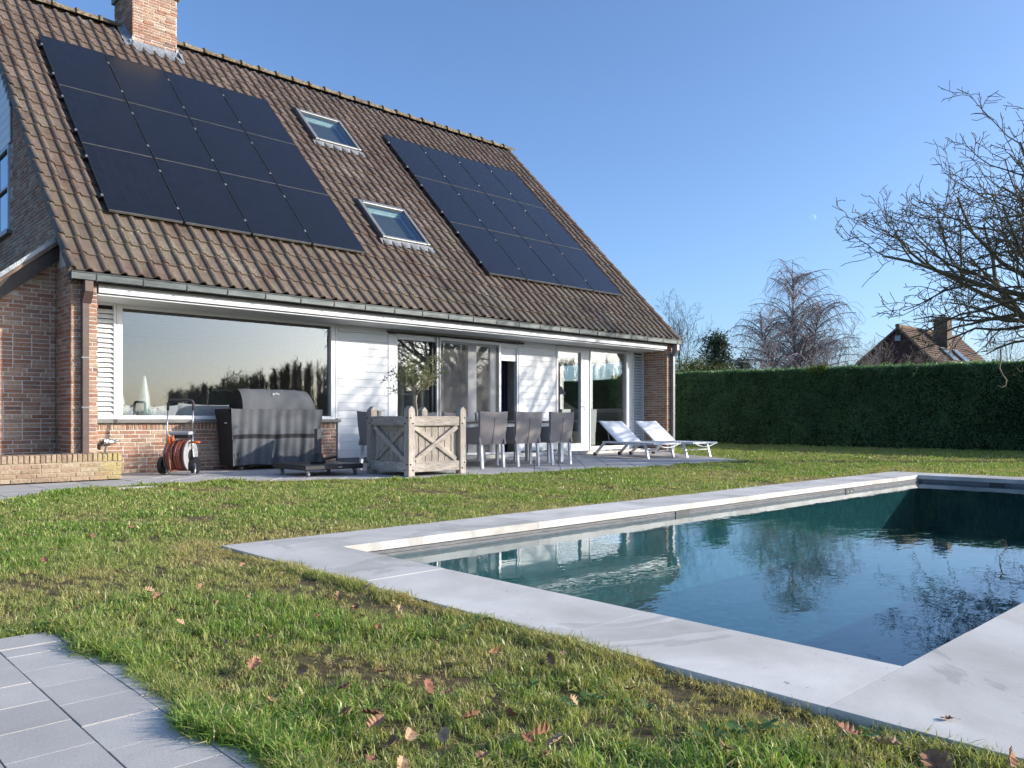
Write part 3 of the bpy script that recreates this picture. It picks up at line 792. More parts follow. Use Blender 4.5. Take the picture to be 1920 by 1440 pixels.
# --- main window and left shutter
def frame_rect(b, x0, x1, z0, z1, w_, ya, yb, wb=None, wt=None):
    wb = w_ if wb is None else wb; wt = w_ if wt is None else wt
    b.bbox(x0, x0 + w_, ya, yb, z0, z1, .004); b.bbox(x1 - w_, x1, ya, yb, z0, z1, .004)
    b.bbox(x0 + w_ + .0005, x1 - w_ - .0005, ya + .001, yb - .001, z0, z0 + wb, .004); b.bbox(x0 + w_ + .0005, x1 - w_ - .0005, ya + .001, yb - .001, z1 - wt, z1, .004)
def pane(x0, x1, z0, z1, y, m, name, parent):
    return hp(B().add([(x0, y, z0), (x1, y, z0), (x1, y, z1), (x0, y, z1)], [(0, 1, 2, 3)]), name, m, parent)
FR = B(); frame_rect(FR, 3.94, 7.60, .80, 2.499, .085, YW - .02, YW + .08, .055, .06)
win = hp(FR, 'window', WHITE)
pane(4.024, 7.516, .854, 2.44, YW + .05, GLASS, 'pane', win)
hp(B().box(4.024, 7.516, YW + .02, YW + .07, 2.40, 2.441), 'blind_box', simple('blind_box', (.10, .10, .09), rough=.6), win)
hp(B().box(3.50, 7.69, YW - .07, YW + .1, .747, .80), 'sill', GREYSILL, win)
hp(B().box(3.60, 7.60, YW - .045, YW + .05, .801, .806), 'sill_top', WHITE, win)
def shutter(x0, x1, z0, z1, sw):
    b = B(); frame_rect(b, x0, x1, z0, z1, sw, YW - .025, YW + .035)
    s_ = hp(b, 'shutter', WHITE)
    hp(B().box(x0 + sw, x1 - sw, YW + .04, YW + .05, z0 + sw, z1 - sw), 'shutter_back', SHADOWGAP, s_)
    me = B().prism([(-.028, -.030), (-.020, -.034), (.026, .026), (.018, .030)], 'x', x0 + sw, x1 - sw).mesh('slat', WHITE)
    z = z0 + sw + .036
    while z < z1 - sw - .02:
        o = obj('slat', me, s_); o.location = (0, YW + .004, z); z += .0712
    return s_
shutter(3.495, 3.935, .81, 2.498, .035)
shutter(16.10, 16.55, .12, 2.498, .035)
# --- white board cladding
def cladding(x0, x1, joint=None):
    back = hp(B().box(x0, x1, YW + .004, YW + .05, .10, 2.498), 'cladding', simple('board_gap', (.30, .31, .31)))
    z = .105
    while z < 2.49:
        z2 = min(z + .1385, 2.497)
        hp(B().bbox(x0 + .001, x1 - .001, YW - .016 + random.uniform(-.001, .001), YW + .003, z, z2, .003), 'board', BOARD, back); z += .142
    hp(B().box(x0, x1, YW - .004, YW + .05, 0.0, .099), 'plinth', simple('plinth', (.16, .17, .19), rough=.7), back)
    return back
cladding(7.655, 8.73); hp(B().bbox(7.605, 7.65, YW - .022, YW + .05, .81, 2.498, .004), 'trim_board', WHITE); hp(B().bbox(8.735, 8.90, YW - .022, YW + .05, .1, 2.40, .004), 'trim_board', WHITE)
cladding(12.19, 13.30)
hp(B().box(8.70, 12.25, YW - .075, YW - .02, 2.425, 2.455), 'door_track', DARKTRIM)
hp(B().bbox(8.735, 12.15, YW - .018, YW + .05, 2.455, 2.4985, .004), 'trim_board', WHITE)
# --- sliding door group
SD = B(); frame_rect(SD, 8.905, 12.14, .03, 2.42, .05, YW - .01, YW + .09, .06, .10)
sdoor = hp(SD, 'sliding_door', WHITE)
pane(8.956, 9.78, .09, 2.30, YW + .045, GLASS, 'pane', sdoor)
hp(B().box(9.78, 9.86, YW + .0, YW + .085, .09, 2.32), 'gap_strip', simple('gap_shade', (.02, .021, .025), rough=.5), sdoor)  # near-black strip painted in for the shade of a vertical gap
hp(B().bbox(9.86, 9.905, YW - .055, YW - .015, .06, 2.42, .004).bbox(9.93, 9.955, YW - .055, YW - .015, .06, 2.42, .004), 'screen_stile', simple('silver_stile', (.55, .56, .57), rough=.35, metal=.3), sdoor)
hp(B().bbox(11.52, 11.585, YW - .055, YW - .015, .06, 2.42, .004), 'screen_stile', simple('silver_stile2', (.55, .56, .57), rough=.35, metal=.3), sdoor)
hp(B().bbox(9.956, 11.519, YW - .055, YW - .015, 2.36, 2.42, .004).bbox(9.956, 11.519, YW - .055, YW - .015, .06, .11, .004), 'screen_rail', WHITE, sdoor)
m, n, out = newmat('insect_screen')
t_ = N(n, 'ShaderNodeBsdfTransparent'); d2 = N(n, 'ShaderNodeBsdfDiffuse'); d2.inputs[0].default_value = (.23, .22, .21, 1); mx = N(n, 'ShaderNodeMixShader'); mx.inputs[0].default_value = .42
n.links.new(t_.outputs[0], mx.inputs[1]); n.links.new(d2.outputs[0], mx.inputs[2]); n.links.new(mx.outputs[0], out.inputs[0])
pane(9.956, 11.519, .111, 2.359, YW - .035, m, 'insect_screen', sdoor)
hp(B().bbox(10.72, 10.95, YW + .01, YW + .07, .091, 2.319, .004), 'mullion', WHITE, sdoor)
hp(B().bbox(11.33, 11.50, YW + .01, YW + .07, .091, 2.319, .004), 'mullion', WHITE, sdoor)
pane(9.861, 10.719, .09, 2.32, YW + .045, GLASS, 'pane', sdoor); pane(10.951, 11.329, .09, 2.32, YW + .045, GLASS, 'pane', sdoor)
hp(B().box(11.59, 12.085, YW + .02, YW + .06, 2.05, 2.318), 'blind', WHITE, sdoor)
hp(B().cyl((12.03, YW - .03, .95), .012, .16, 8), 'door_handle', STEEL, sdoor)
hp(B().box(8.9, 16.1, YW - .1, YW - .012, 0.0, .03), 'threshold', GREYSILL, sdoor)
# --- glazed door and fixed light on the right
GD = B(); frame_rect(GD, 13.33, 14.45, .06, 2.47, .06, YW - .01, YW + .08)
gd = hp(GD, 'glazed_door', WHITE)
hp(B().bbox(14.15, 14.389, YW - .022, YW + .07, .121, 2.409, .005).bbox(13.391, 14.1495, YW - .022, YW + .07, .121, .24, .005).bbox(13.391, 14.1495, YW - .022, YW + .07, 2.35, 2.409, .005), 'door_leaf', WHITE, gd)
pane(13.391, 14.15, .24, 2.35, YW + .03, GLASS, 'pane', gd)
hp(B().box(14.25, 14.275, YW - .035, YW - .022, 1.0, 1.22).tube([(14.262, YW - .05, 1.12), (14.262, YW - .075, 1.12), (14.17, YW - .075, 1.12)], .010, 8), 'door_handle', STEEL, gd)
FL = B(); frame_rect(FL, 14.455, 15.87, .06, 2.47, .035, YW - .03, YW + .08, .10, .05)
fw = hp(FL, 'window', WHITE)
pane(14.49, 15.835, .16, 2.42, YW + .03, GLASS, 'pane', fw)
hp(B().bbox(15.875, 15.98, YW - .035, YW + .08, .06, 2.498, .004).bbox(15.985, 16.095, YW - .02, YW + .08, .06, 2.498, .004), 'trim_board', WHITE)
hp(B().box(13.30, 16.09, YW - .04, YW + .08, .031, .0585), 'sill', WHITE)
hp(B().box(12.142, 16.095, YW + .02, YW + .08, 2.471, 2.498), 'head_board', WHITE)
hp(B().box(12.142, 12.189, YW - .02, YW + .05, .06, 2.43), 'trim_board', WHITE)
# --- gable window and boarding on the left end
gw = B()
for (a, b_, c, d) in ((15.30, 15.36, 3.9, 5.32), (16.24, 16.3, 3.9, 5.32), (15.361, 16.239, 3.9, 3.96), (15.361, 16.239, 4.62, 4.66), (15.361, 16.239, 5.26, 5.32)): gw.box(XL - .03, XL + .05, a, b_, c, d)
gwo = hp(gw, 'gable_window', simple('pale_blue_frame', (.45, .5, .56), rough=.5))
hp(B().add([(XL + .008, 15.36, 3.96), (XL + .008, 16.24, 3.96), (XL + .008, 16.24, 5.26), (XL + .008, 15.36, 5.26)], [(0, 3, 2, 1)]), 'pane', glass_mat('dark_glass', (.1, .11, .12), .0), gwo)
hp(B().add([(XL + .010, 15.36, 3.96), (XL + .010, 16.24, 3.96), (XL + .010, 16.24, 5.26), (XL + .010, 15.36, 5.26)], [(0, 3, 2, 1)]), 'blind', simple('dark_blind', (.05, .055, .065), (.03, .03, .035), 3, .8), gwo)
hp(B().box(XL - .07, XL + .02, 15.2, 16.4, 3.84, 3.899), 'sill', GREYSILL, gwo)
z = 5.34; gb_ = hp(B().box(XL + .002, XL + .011, 15.2, 16.5, 5.33, 6.1), 'gable_boarding', SHADOWGAP)
while z < 7.4:
    hp(B().box(XL - .02, XL + .001, 15.24 + max(0, (z + .15 - (gable(15.24))) + .12), 16.9, z, z + .14), 'board', BOARD, gb_); z += .147
# --- lean-to verge on the left wing
for nm, o0, o1, ya, yb, m in (('verge_board', -.02, .20, 12.46, 12.59, DARKTRIM), ('verge_tile_edge', .205, .255, 12.40, 12.62, simple('verge_brown', (.25, .17, .12), (.12, .08, .06), 5, .8)), ('lead_flashing', .26, .33, 12.42, 12.60, LEAD)):
    hp(B().prism([(-1.2, wz(-1.2) + o0), (XL - .003, wz(XL) + o0), (XL - .003, wz(XL) + o1), (-1.2, wz(-1.2) + o1)], 'y', ya, yb), nm, m)
hp(B().prism([(-1.3, wz(-1.3) + .1), (XL - .003, wz(XL) + .1), (XL - .003, wz(XL) + .2), (-1.3, wz(-1.3) + .2)], 'y', 12.625, 20), 'lean_to_roof', TILE)
# --- side window of the right hand room, its inner wall left as bare brick
sw = B()
for (a, b_, c, d) in ((WY0, WY0 + .06, WZ0, WZ1), (WY1 - .06, WY1, WZ0, WZ1), (14.5, 14.56, WZ0 + .06, WZ1 - .06), (WY0 + .06, WY1 - .06, WZ0, WZ0 + .06), (WY0 + .06, WY1 - .06, WZ1 - .06, WZ1)): sw.box(XR - .22, XR - .14, a, b_, c, d)
swo = hp(sw, 'window', WHITE)
hp(B().add([(XR - .18, WY0 + .06, WZ0 + .06), (XR - .18, WY1 - .06, WZ0 + .06), (XR - .18, WY1 - .06, WZ1 - .06), (XR - .18, WY0 + .06, WZ1 - .06)], [(0, 1, 2, 3)]), 'pane', GLASS, swo)
hp(B().box(XR - .36, XR - .301, WY0 - .05, WY1 + .05, WZ0 - .04, WZ0 + .005), 'sill', WHITE, swo)
IB = []
courses('x', XR - .301, YW + .1, 16.6, 0.02, 2.5, wall_right, lambda u, z: not (WY0 - .03 < u < WY1 + .03 and WZ0 - .06 < z < WZ1 + .02), seed=31, store=IB)
merge_bricks(IB, 'inner_brickwork', BRICK, lambda o: setp(o, wall_right))
# --- rooms behind the glass
ROOMW = simple('room_wall', (.52, .50, .46), rough=.9); 
ib = B(); 
for (xa, xb, yb) in ((3.45, 8.75, 17.5), (8.8, 12.25, 15.5), (12.3, 16.55, 17.2)):
    ib.box(xa, xb, yb, yb + .1, 0, 2.5); ib.box(xa - .03, xa, YW + .26, yb, 0, 2.5); (ib.box(xb, xb + .03, YW + .1, yb, 0, 2.5) if xb < 16 else None)
hp(ib, 'room_wall', ROOMW)
hp(B().box(3.45, 16.58, YW + .1, 17.6, 2.54, 2.60), 'room_ceiling', simple('ceiling', (.7, .7, .68), rough=.9))
hp(B().box(3.45, 16.58, YW + .06, 17.6, -.05, .02), 'room_floor', simple('oak_floor', (.22, .14, .08), (.15, .1, .06), 4, .5, stretch=(1, 8, 1)))

# ------------------------------------------------------------------ solar panels
def cell_mat():
    m, n, out = newmat('solar_cells')
    tc = N(n, 'ShaderNodeTexCoord')
    br = N(n, 'ShaderNodeTexBrick'); br.offset = 0; br.squash = 1
    br.inputs['Scale'].default_value = 1; br.inputs['Brick Width'].default_value = .183; br.inputs['Row Height'].default_value = .0925
    br.inputs['Mortar Size'].default_value = .0016; br.inputs['Color1'].default_value = (0.0075, 0.008, 0.011, 1); br.inputs['Color2'].default_value = (0.010, 0.0105, 0.0145, 1); br.inputs['Mortar'].default_value = (0.028, 0.028, 0.032, 1)
    n.links.new(tc.outputs['Object'], br.inputs['Vector'])
    br2 = N(n, 'ShaderNodeTexBrick'); br2.offset = 0
    br2.inputs['Scale'].default_value = 1; br2.inputs['Brick Width'].default_value = .02; br2.inputs['Row Height'].default_value = 4
    br2.inputs['Mortar Size'].default_value = .0009; br2.inputs['Color1'].default_value = (1, 1, 1, 1); br2.inputs['Color2'].default_value = (1, 1, 1, 1); br2.inputs['Mortar'].default_value = (1.8, 1.8, 1.75, 1)
    n.links.new(tc.outputs['Object'], br2.inputs['Vector'])
    col = mixc(n, 1.0, br.outputs[0], br2.outputs[0], 'MULTIPLY')
    p = bsdf(n, out, col, 0.22, 0.5); return m
CELL = cell_mat(); PFRAME = simple('black_anodised', (0.02, 0.02, 0.022), rough=.35, spec=.5)
SUNLIT_EDGE = simple('sunlit_panel_edge', (0.30, 0.29, 0.27), (0.22, 0.21, 0.2), 8, .4, .5, .6)  # bottom frame edge coloured pale, sunlight painted onto the black frame
PW, PH, PO = 1.10, 1.845, 0.087
pf = B(); fr_ = .012
for (a, b, c, d) in ((0, fr_, 0, PH), (PW - fr_, PW, 0, PH), (fr_, PW - fr_, PH - fr_, PH)): pf.box(a, b, c, d, -.035, 0.0)
pf_me = pf.mesh('frame', PFRAME)
pe_me = B().box(fr_, PW - fr_, 0, fr_, -.035, 0.0005).mesh('lower_edge', SUNLIT_EDGE)
pc_me = B().add([(fr_, fr_, -.002), (PW - fr_, fr_, -.002), (PW - fr_, PH - fr_, -.002), (fr_, PH - fr_, -.002), (fr_, fr_, -.03), (PW - fr_, fr_, -.03), (PW - fr_, PH - fr_, -.03), (fr_, PH - fr_, -.03)], [(0, 1, 2, 3), (7, 6, 5, 4)]).mesh('cell_sheet', CELL)
cl_me = B().bbox(-.018, .018, -.022, .022, -.03, .006, .003).mesh('clamp', PALEMETAL)
rl_me = B().box(-.06, PW + .02, -.02, .02, -.085, -.036).mesh('rail', PFRAME)
RN = ('bottom', 'middle', 'top'); CN = ('first', 'second', 'third', 'fourth')
CWL, RWL = PW + .0195, PH + .018
panel0 = None
for (ax, an, nb) in ((3.86, 'left', 'beside the chimney side gable'), (11.37, 'right', 'beyond the skylights')):
    for r_ in range(3):
        for c_ in range(4):
            if panel0 is None:
                t = panel0 = thing('solar_panel', '', 'solar panel')
                obj('frame', pf_me, t); obj('lower_edge', pe_me, t); obj('cell_sheet', pc_me, t)
                for q in (.38, 1.46):
                    o = obj('clamp', cl_me, t); o.location = (-.01, q, 0)
                    o = obj('rail', rl_me, t); o.location = (0, q, 0)
            else: t = copy_tree(panel0)
            t['label'] = 'black solar panel, %s row, %s from the left in the %s roof array' % (RN[r_], CN[c_], an)
            t['group'] = 'solar panels on the roof'
            t.matrix_local = Matrix.Translation(roof_pt(ax + c_ * CWL, 1.47 + r_ * RWL, PO + .035)) @ TR
# ------------------------------------------------------------------ roof windows
GREYF = simple('grey_aluminium', (.26, .26, .255), (.21, .21, .205), 6, .4, .5, .3)
def skylight(v0, v1, label, blind):
    x0, x1 = 9.03, 10.20
    t = thing('roof_window', label, 'skylight', roof_pt(x0, v0, 0)); t.rotation_euler = (R(45), 0, 0)
    W_, H_ = x1 - x0, v1 - v0
    b = B(); fw_ = .085
    b.bbox(0, fw_, 0, H_, -.05, .125, .008); b.bbox(W_ - fw_, W_, 0, H_, -.05, .125, .008); b.bbox(fw_, W_ - fw_, H_ - fw_ * 1.1, H_, -.05, .128, .008); b.bbox(fw_, W_ - fw_, 0, fw_ * .8, -.05, .118, .008)
    b.build('frame', GREYF, t)
    B().bbox(-.035, 0, -.02, H_ + .05, -.02, .085, .005).bbox(W_, W_ + .035, -.02, H_ + .05, -.02, .085, .005).bbox(0, W_, H_, H_ + .09, -.02, .10, .005).build('cladding', simple('dark_cladding', (.07, .068, .066), rough=.5, metal=.3), t)
    B().add([(fw_, fw_ * .8, .098), (W_ - fw_, fw_ * .8, .098), (W_ - fw_, H_ - fw_ * 1.1, .098), (fw_, H_ - fw_ * 1.1, .098)], [(0, 1, 2, 3)]).build('pane', GLASS_ROOF, t)
    d = -.32
    B().add([(fw_, fw_, .05), (W_ - fw_, fw_, .05), (W_ - fw_, H_ - fw_, .05), (fw_, H_ - fw_, .05), (fw_, fw_ - .25, d), (W_ - fw_, fw_ - .25, d), (W_ - fw_, H_ - fw_ - .1, d), (fw_, H_ - fw_ - .1, d)], [(0, 1, 5, 4), (1, 2, 6, 5), (2, 3, 7, 6), (3, 0, 4, 7)]).build('reveal', simple('white_reveal', (.7, .74, .7), rough=.8), t)
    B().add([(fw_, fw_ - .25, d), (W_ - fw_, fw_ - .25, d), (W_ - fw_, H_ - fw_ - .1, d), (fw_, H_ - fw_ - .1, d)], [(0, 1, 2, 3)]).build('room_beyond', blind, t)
    B().tube([(.2, H_ - .3, .05), (W_ - .35, H_ - .3, .05)], .008, 6).tube([(.3, H_ - .3, .05), (.3, H_ - .22, .05)], .008, 6).tube([(.65, H_ - .3, .05), (.65, H_ - .22, .05)], .008, 6).build('ventilation_bar', WHITE, t)
    fl = B(); fl.grid(lambda u, v: (-.06 + (W_ + .12) * u, .0 - .17 * v, .075 - .03 * v + .02 * math.cos((u * (W_ + .12) + .03) / TW * 2 * math.pi) * v), 48, 4)
    fl.build('lead_apron', LEAD, t, True)
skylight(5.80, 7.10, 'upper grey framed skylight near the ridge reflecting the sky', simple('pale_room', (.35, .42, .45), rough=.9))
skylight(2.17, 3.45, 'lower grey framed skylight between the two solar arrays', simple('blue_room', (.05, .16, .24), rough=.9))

# ------------------------------------------------------------------ low brick wall on the left
lw = thing('garden_wall', 'low mossy brick retaining wall at the left end of the house', 'wall', (3.66, 11.5, 0))
lx1 = 3.66
def lwp(b, nm, m, par=None): 
    o = b.build(nm, m)
    if par is None: return world_child(o, lw)
    o.parent = par; return o
core = lwp(B().box(-1.0, lx1 - .012, 11.512, 11.892, 0, .335), 'wall_core', MORTAR_LOW)
LB = []
courses('y', 11.50, 0.9, lx1, 0.0, .245, core, seed=21, store=LB)
for (pos, rz, L_, h, part, pr) in LB:
    o = obj('brick', brick_mesh(L_, h, random.randrange(5), BRICK_LOW), core); o.location = Vector(pos) + Vector((0, -pr, 0)); o.rotation_euler = (0, random.uniform(-.01, .01), 0)
x = lx1; k = 0
cap_v, cap_f = brick_shape(.052, .098, .39, 3)
cap_ms = []
for s_ in range(4):
    v, f = brick_shape(.05, .098, .385, 40 + s_, .004); f = f + [(0, 3, 2, 1)]; cap_ms.append(B().add(v, f).mesh('coping_brick', BRICK_LOW))
while x > .9:
    o = obj('coping_brick', cap_ms[k % 4], core); o.location = (x - .026, 11.50 - random.uniform(0, .006), .294 + random.uniform(-.003, .004)); x -= .061; k += 1

# ------------------------------------------------------------------ stone step below the doors
st_ = thing('door_step', 'long low grey stone step below the sliding doors', 'step', (12.5, 12.4, 0))
for i in range(6):
    xa = 8.9 + i * 1.2
    o = world_child(B().bbox(xa + .003, xa + 1.197, 12.2, 12.515, 0.003, .075, .006).build('step_slab', COPING), st_)

# ------------------------------------------------------------------ dining set
FABRIC = simple('taupe_weave', (.265, .24, .235), (.23, .205, .20), 90, .8, .25, bump=.25, bscale=400, bdist=.002)
SEAM = simple('dark_seam', (.03, .028, .03), rough=.8)
WLEG = simple('white_lacquer', (.74, .75, .76), rough=.35, spec=.5)
def make_chair():
    t = thing('armchair', '', 'chair')
    def back(u, v, off):
        wd = .275 + .03 * v
        y = -.26 - .075 * v ** 1.6 + .03 * math.sin(v * math.pi) * -1 + .015 * (2 * u - 1) ** 2 * v
        return (wd * (2 * u - 1), y + off, .385 + .53 * v + .012 * (2 * u - 1) ** 2 * v)
    b = B(); b.grid(lambda u, v: back(u, v, 0), 8, 10); b.grid(lambda u, v: back(1 - u, v, .05), 8, 10)
    for uu in (0, 1): b.grid(lambda u, v: back(uu, v, .05 * (u if uu == 0 else 1 - u)) if uu else back(uu, v, .05 * (1 - u)), 1, 10)
    b.grid(lambda u, v: back(u, 1, .05 * v), 8, 1); b.grid(lambda u, v: back(1 - u, 0, .05 * v), 8, 1)
    bk = b.build('backrest', FABRIC, t)
    s_ = B(); s_.grid(lambda u, v: tuple(Vector(back(.5, .02 + .8 * v, -.003)) + Vector(((u - .5) * .010, 0, 0))), 1, 10); s_.build('seam', SEAM, bk)
    B().bbox(-.245, .245, -.25, .28, .385, .47, .02).build('seat', FABRIC, t)
    for sx in (-1, 1):
        B().prism([(-.30, .386), (.27, .40), (.29, .44), (.25, .655), (-.24, .675)], 'x', sx * .2465, sx * .292).build('side_panel', FABRIC, t)
        B().prism([(-.285, .384), (-.235, .384), (-.275, 0.0), (-.31, 0.0)], 'x', sx * .215, sx * .257).build('leg', WLEG, t)
        B().prism([(.22, .384), (.265, .384), (.255, 0.0), (.222, 0.0)], 'x', sx * .215, sx * .257).build('leg', WLEG, t)
    return t
chair0 = make_chair(); first = True
CH = [(8.86, 10.10, 0, 'taupe armchair seen from behind, nearest the wooden planter'),
      (9.64, 10.06, R(-1.5), 'taupe armchair seen from behind, middle of the three along the table'),
      (10.385, 10.0, R(1), 'taupe armchair seen from behind, nearest the glazed door'),
      (8.86, 11.40, math.pi, 'taupe armchair on the house side of the table, behind the planter'),
      (9.64, 11.42, math.pi + .03, 'taupe armchair on the house side of the table, behind the middle chair'),
      (10.40, 11.38, math.pi, 'taupe armchair on the house side of the table, nearest the far end'),
      (7.35, 10.70, R(-90), 'taupe armchair at the head of the table half hidden behind the planter')]
for (x, y, rz, lb) in CH:
    c = chair0 if first else copy_tree(chair0)
    first = False; c.location = (x, y, 0.002); c.rotation_euler = (0, 0, rz); c['label'] = lb; c['group'] = 'armchairs around the patio table'
t = thing('dining_table', 'long white garden dining table with grey top behind the armchairs', 'table', (9.4, 10.7, 0))
world_child(B().bbox(7.75, 11.06, 10.22, 11.20, .745, .772, .004).build('table_top', simple('ceramic_top', (.20, .185, .17), (.17, .155, .145), 5, .5)), t)
world_child(B().box(7.80, 11.01, 10.27, 10.30, .665, .7445).box(7.80, 11.01, 11.12, 11.15, .665, .7445).box(7.80, 7.83, 10.301, 11.119, .665, .7445).box(10.98, 11.01, 10.301, 11.119, .665, .7445).build('apron', WLEG), t)
for (x, y) in ((10.93, 10.23), (10.93, 11.10), (7.79, 10.23), (7.79, 11.10)):
    world_child(B().bbox(x, x + .085, y, y + .085, 0.002, .7447, .004).build('leg', WLEG), t)
b = B().lathe([(.03, 0), (.04, .004), (.075, .06), (.08, .065), (.07, .06), (.03, .012), (0, .012)], (9.05, 10.75, .773), 18)
tag(b.build('bowl', WLEG, smooth=True), 'small white bowl on the garden table', 'bowl')

# ------------------------------------------------------------------ timber planter with olive tree
def wood_mat(name, c1, c2, c3):
    m, n, out = newmat(name)
    g = N(n, 'ShaderNodeTexCoord').outputs['Object']
    t1 = noise_tex(n, 3, 6, .65, g, (9, 9, 1.2)); t2 = noise_tex(n, 9, 8, .75, g, (12, 12, 1.5))
    r = ramp(n, [(.25, c1), (.5, c2), (.75, c3)]); n.links.new(t1.outputs[0], r.inputs[0])
    k = ramp(n, [(.35, (.45, .42, .38)), (.5, (1, 1, 1))]); n.links.new(t2.outputs[0], k.inputs[0])
    rv = rand_val(n); mr = N(n, 'ShaderNodeMapRange'); mr.inputs[3].default_value = .85; mr.inputs[4].default_value = 1.15; n.links.new(rv, mr.inputs[0])
    col = mixc(n, 1.0, mixc(n, 1.0, r.outputs[0], k.outputs[0], 'MULTIPLY'), mr.outputs[0], 'MULTIPLY')
    bsdf(n, out, col, .85, .2, 0, t2.outputs[0], .8, .01); return m
WOODV = wood_mat('weathered_oak', (.30, .25, .20), (.45, .395, .34), (.57, .52, .46))
# the grain of horizontal and slanted members runs along local z because those are modelled upright and turned
BOLT = simple('rusty_bolt', (.04, .03, .028), rough=.7)
px, py, PS = 6.69, 9.14, .93
pl = thing('timber_planter', 'square weathered timber planter with crossed braces on the patio edge', 'planter', (px, py, 0))
def stick(name, p0, p1, w_, d_, nrm, parent, m=WOODV, peak=False):
    p0 = Vector(p0); p1 = Vector(p1); z = (p1 - p0); L_ = z.length; z.normalize(); y = Vector(nrm).normalized(); x = y.cross(z).normalized()
    M_ = Matrix((x, y, z)).transposed().to_4x4(); M_.translation = p0
    b = B()
    if peak: b.bbox(-w_ / 2, w_ / 2, -d_ / 2, d_ / 2, 0, L_ - .03, .006); b.prism([(-w_ / 2 + .002, L_ - .0305), (w_ / 2 - .002, L_ - .0305), (0, L_ + .022)], 'y', -d_ / 2 + .002, d_ / 2 - .002)
    else: b.bbox(-w_ / 2, w_ / 2, -d_ / 2, d_ / 2, 0, L_, .005)
    o = b.build(name, m, parent); o.matrix_local = M_; return o
for (ix, iy) in ((0, 0), (1, 0), (0, 1), (1, 1)):
    p = stick('post', (ix * PS, iy * PS, 0.002), (ix * PS + random.uniform(-.004, .004), iy * PS, .965), .112, .112, (0, -1, 0), pl, peak=True)
sides = [((0, 0), (1, 0), (0, -1, 0)), ((0, 0), (0, 1), (-1, 0, 0)), ((1, 0), (1, 1), (1, 0, 0)), ((0, 1), (1, 1), (0, 1, 0))]
for (a, b_, nr) in sides:
    A_ = Vector((a[0] * PS, a[1] * PS, 0)); B_ = Vector((b_[0] * PS, b_[1] * PS, 0)); d = (B_ - A_).normalized(); nv = Vector(nr)
    q0 = A_ + d * .056; q1 = B_ - d * .056
    for z, hh in ((.775, .135), (.13, .14)):
        stick('rail', q0 + Vector((0, 0, z)) + nv * .01, q1 + Vector((0, 0, z)) + nv * .01, hh, .06, nr, pl)
    nb = 7; wd = (PS - .112) / nb
    for i in range(nb):
        c = q0 + d * (wd * (i + .5)) - nv * .03
        stick('board', c + Vector((0, 0, .10)), c + Vector((0, 0, .80)), wd - .007, .022, nr, pl)
    e0, e1 = q0 + d * .03, q1 - d * .03
    stick('brace', e0 + Vector((0, 0, .215)) + nv * .012, e1 + Vector((0, 0, .695)) + nv * .012, .075, .03, nr, pl)
    stick('brace', e0 + Vector((0, 0, .695)) - nv * .006, e1 + Vector((0, 0, .215)) - nv * .006, .075, .03, nr, pl)
    for (pp, sgn) in ((A_, 1), (B_, -1)):
        for z in (.74, .82, .09, .17):
            c = pp + d * (.02 * sgn * (1 if z in (.74, .09) else -1)) + nv * .052 + Vector((0, 0, z))
            bo = B().tube([c, c + nv * .012], .011, 8).build('bolt', BOLT, pl)
B().box(.06, PS - .06, .06, PS - .06, .70, .76).build('soil', SOIL, pl)

def leaf_cloud(b, centres, n, L_, W_, jit, droop=0.0, rr=random):
    for _ in range(n):
        c = rr.choice(centres); p = Vector(c) + Vector((rr.gauss(0, jit), rr.gauss(0, jit), rr.gauss(0, jit)))
        d = Vector((rr.gauss(0, 1), rr.gauss(0, 1), rr.gauss(.3 - droop, .8))).normalized(); s_ = d.cross(Vector((rr.gauss(0, 1), rr.gauss(0, 1), rr.gauss(0, 1)))).normalized()
        l = L_ * rr.uniform(.6, 1.2); w_ = W_ * rr.uniform(.7, 1.2); k = d.cross(s_) * w_ * .3
        b.add([p, p + d * l * .45 + s_ * w_ - k, p + d * l, p + d * l * .45 - s_ * w_ - k], [(0, 1, 2), (0, 2, 3)])
def foliage_mat(name, stops, trans=.25, rough=.55, patch_s=1.1):
    m, n, out = newmat(name)
    r0 = ramp(n, stops); n.links.new(rand_val(n), r0.inputs[0])
    pt = noise_tex(n, patch_s, 4, .6); pk = ramp(n, [(.3, (.62, .66, .62)), (.7, (1.35, 1.3, 1.2))]); n.links.new(pt.outputs[0], pk.inputs[0])
    r = mixc(n, 1.0, r0.outputs[0], pk.outputs[0], 'MULTIPLY').node
    p = N(n, 'ShaderNodeBsdfPrincipled'); p.inputs['Roughness'].default_value = rough; p.inputs['Specular IOR Level'].default_value = .3
    n.links.new(r.outputs[2], p.inputs['Base Color'])
    tr = N(n, 'ShaderNodeBsdfTranslucent'); n.links.new(mixc(n, 1.0, r.outputs[2], (1.3, 1.4, .7), 'MULTIPLY'), tr.inputs[0])
    mx = N(n, 'ShaderNodeMixShader'); mx.inputs[0].default_value = trans
    n.links.new(p.outputs[0], mx.inputs[1]); n.links.new(tr.outputs[0], mx.inputs[2]); n.links.new(mx.outputs[0], out.inputs[0]); return m
OLIVE = foliage_mat('olive_leaf', [(0, (.10, .12, .05)), (.5, (.17, .19, .09)), (.8, (.26, .27, .17)), (1, (.22, .19, .07))])
OBARK = simple('olive_bark', (.42, .36, .29), (.27, .23, .18), 30, .9, .2, bump=.6, bscale=60)
ol = thing('olive_tree', 'small olive tree with slim pale trunk growing in the timber planter', 'tree', (px + PS / 2, py + PS / 2, .76))
rr = random.Random(8); tb = B(); ends = []
tb.tube([(0, 0, 0), (.01, 0, .15), (-.005, .01, .30), (0, 0, .40)], [.020, .017, .016, .018], 8)
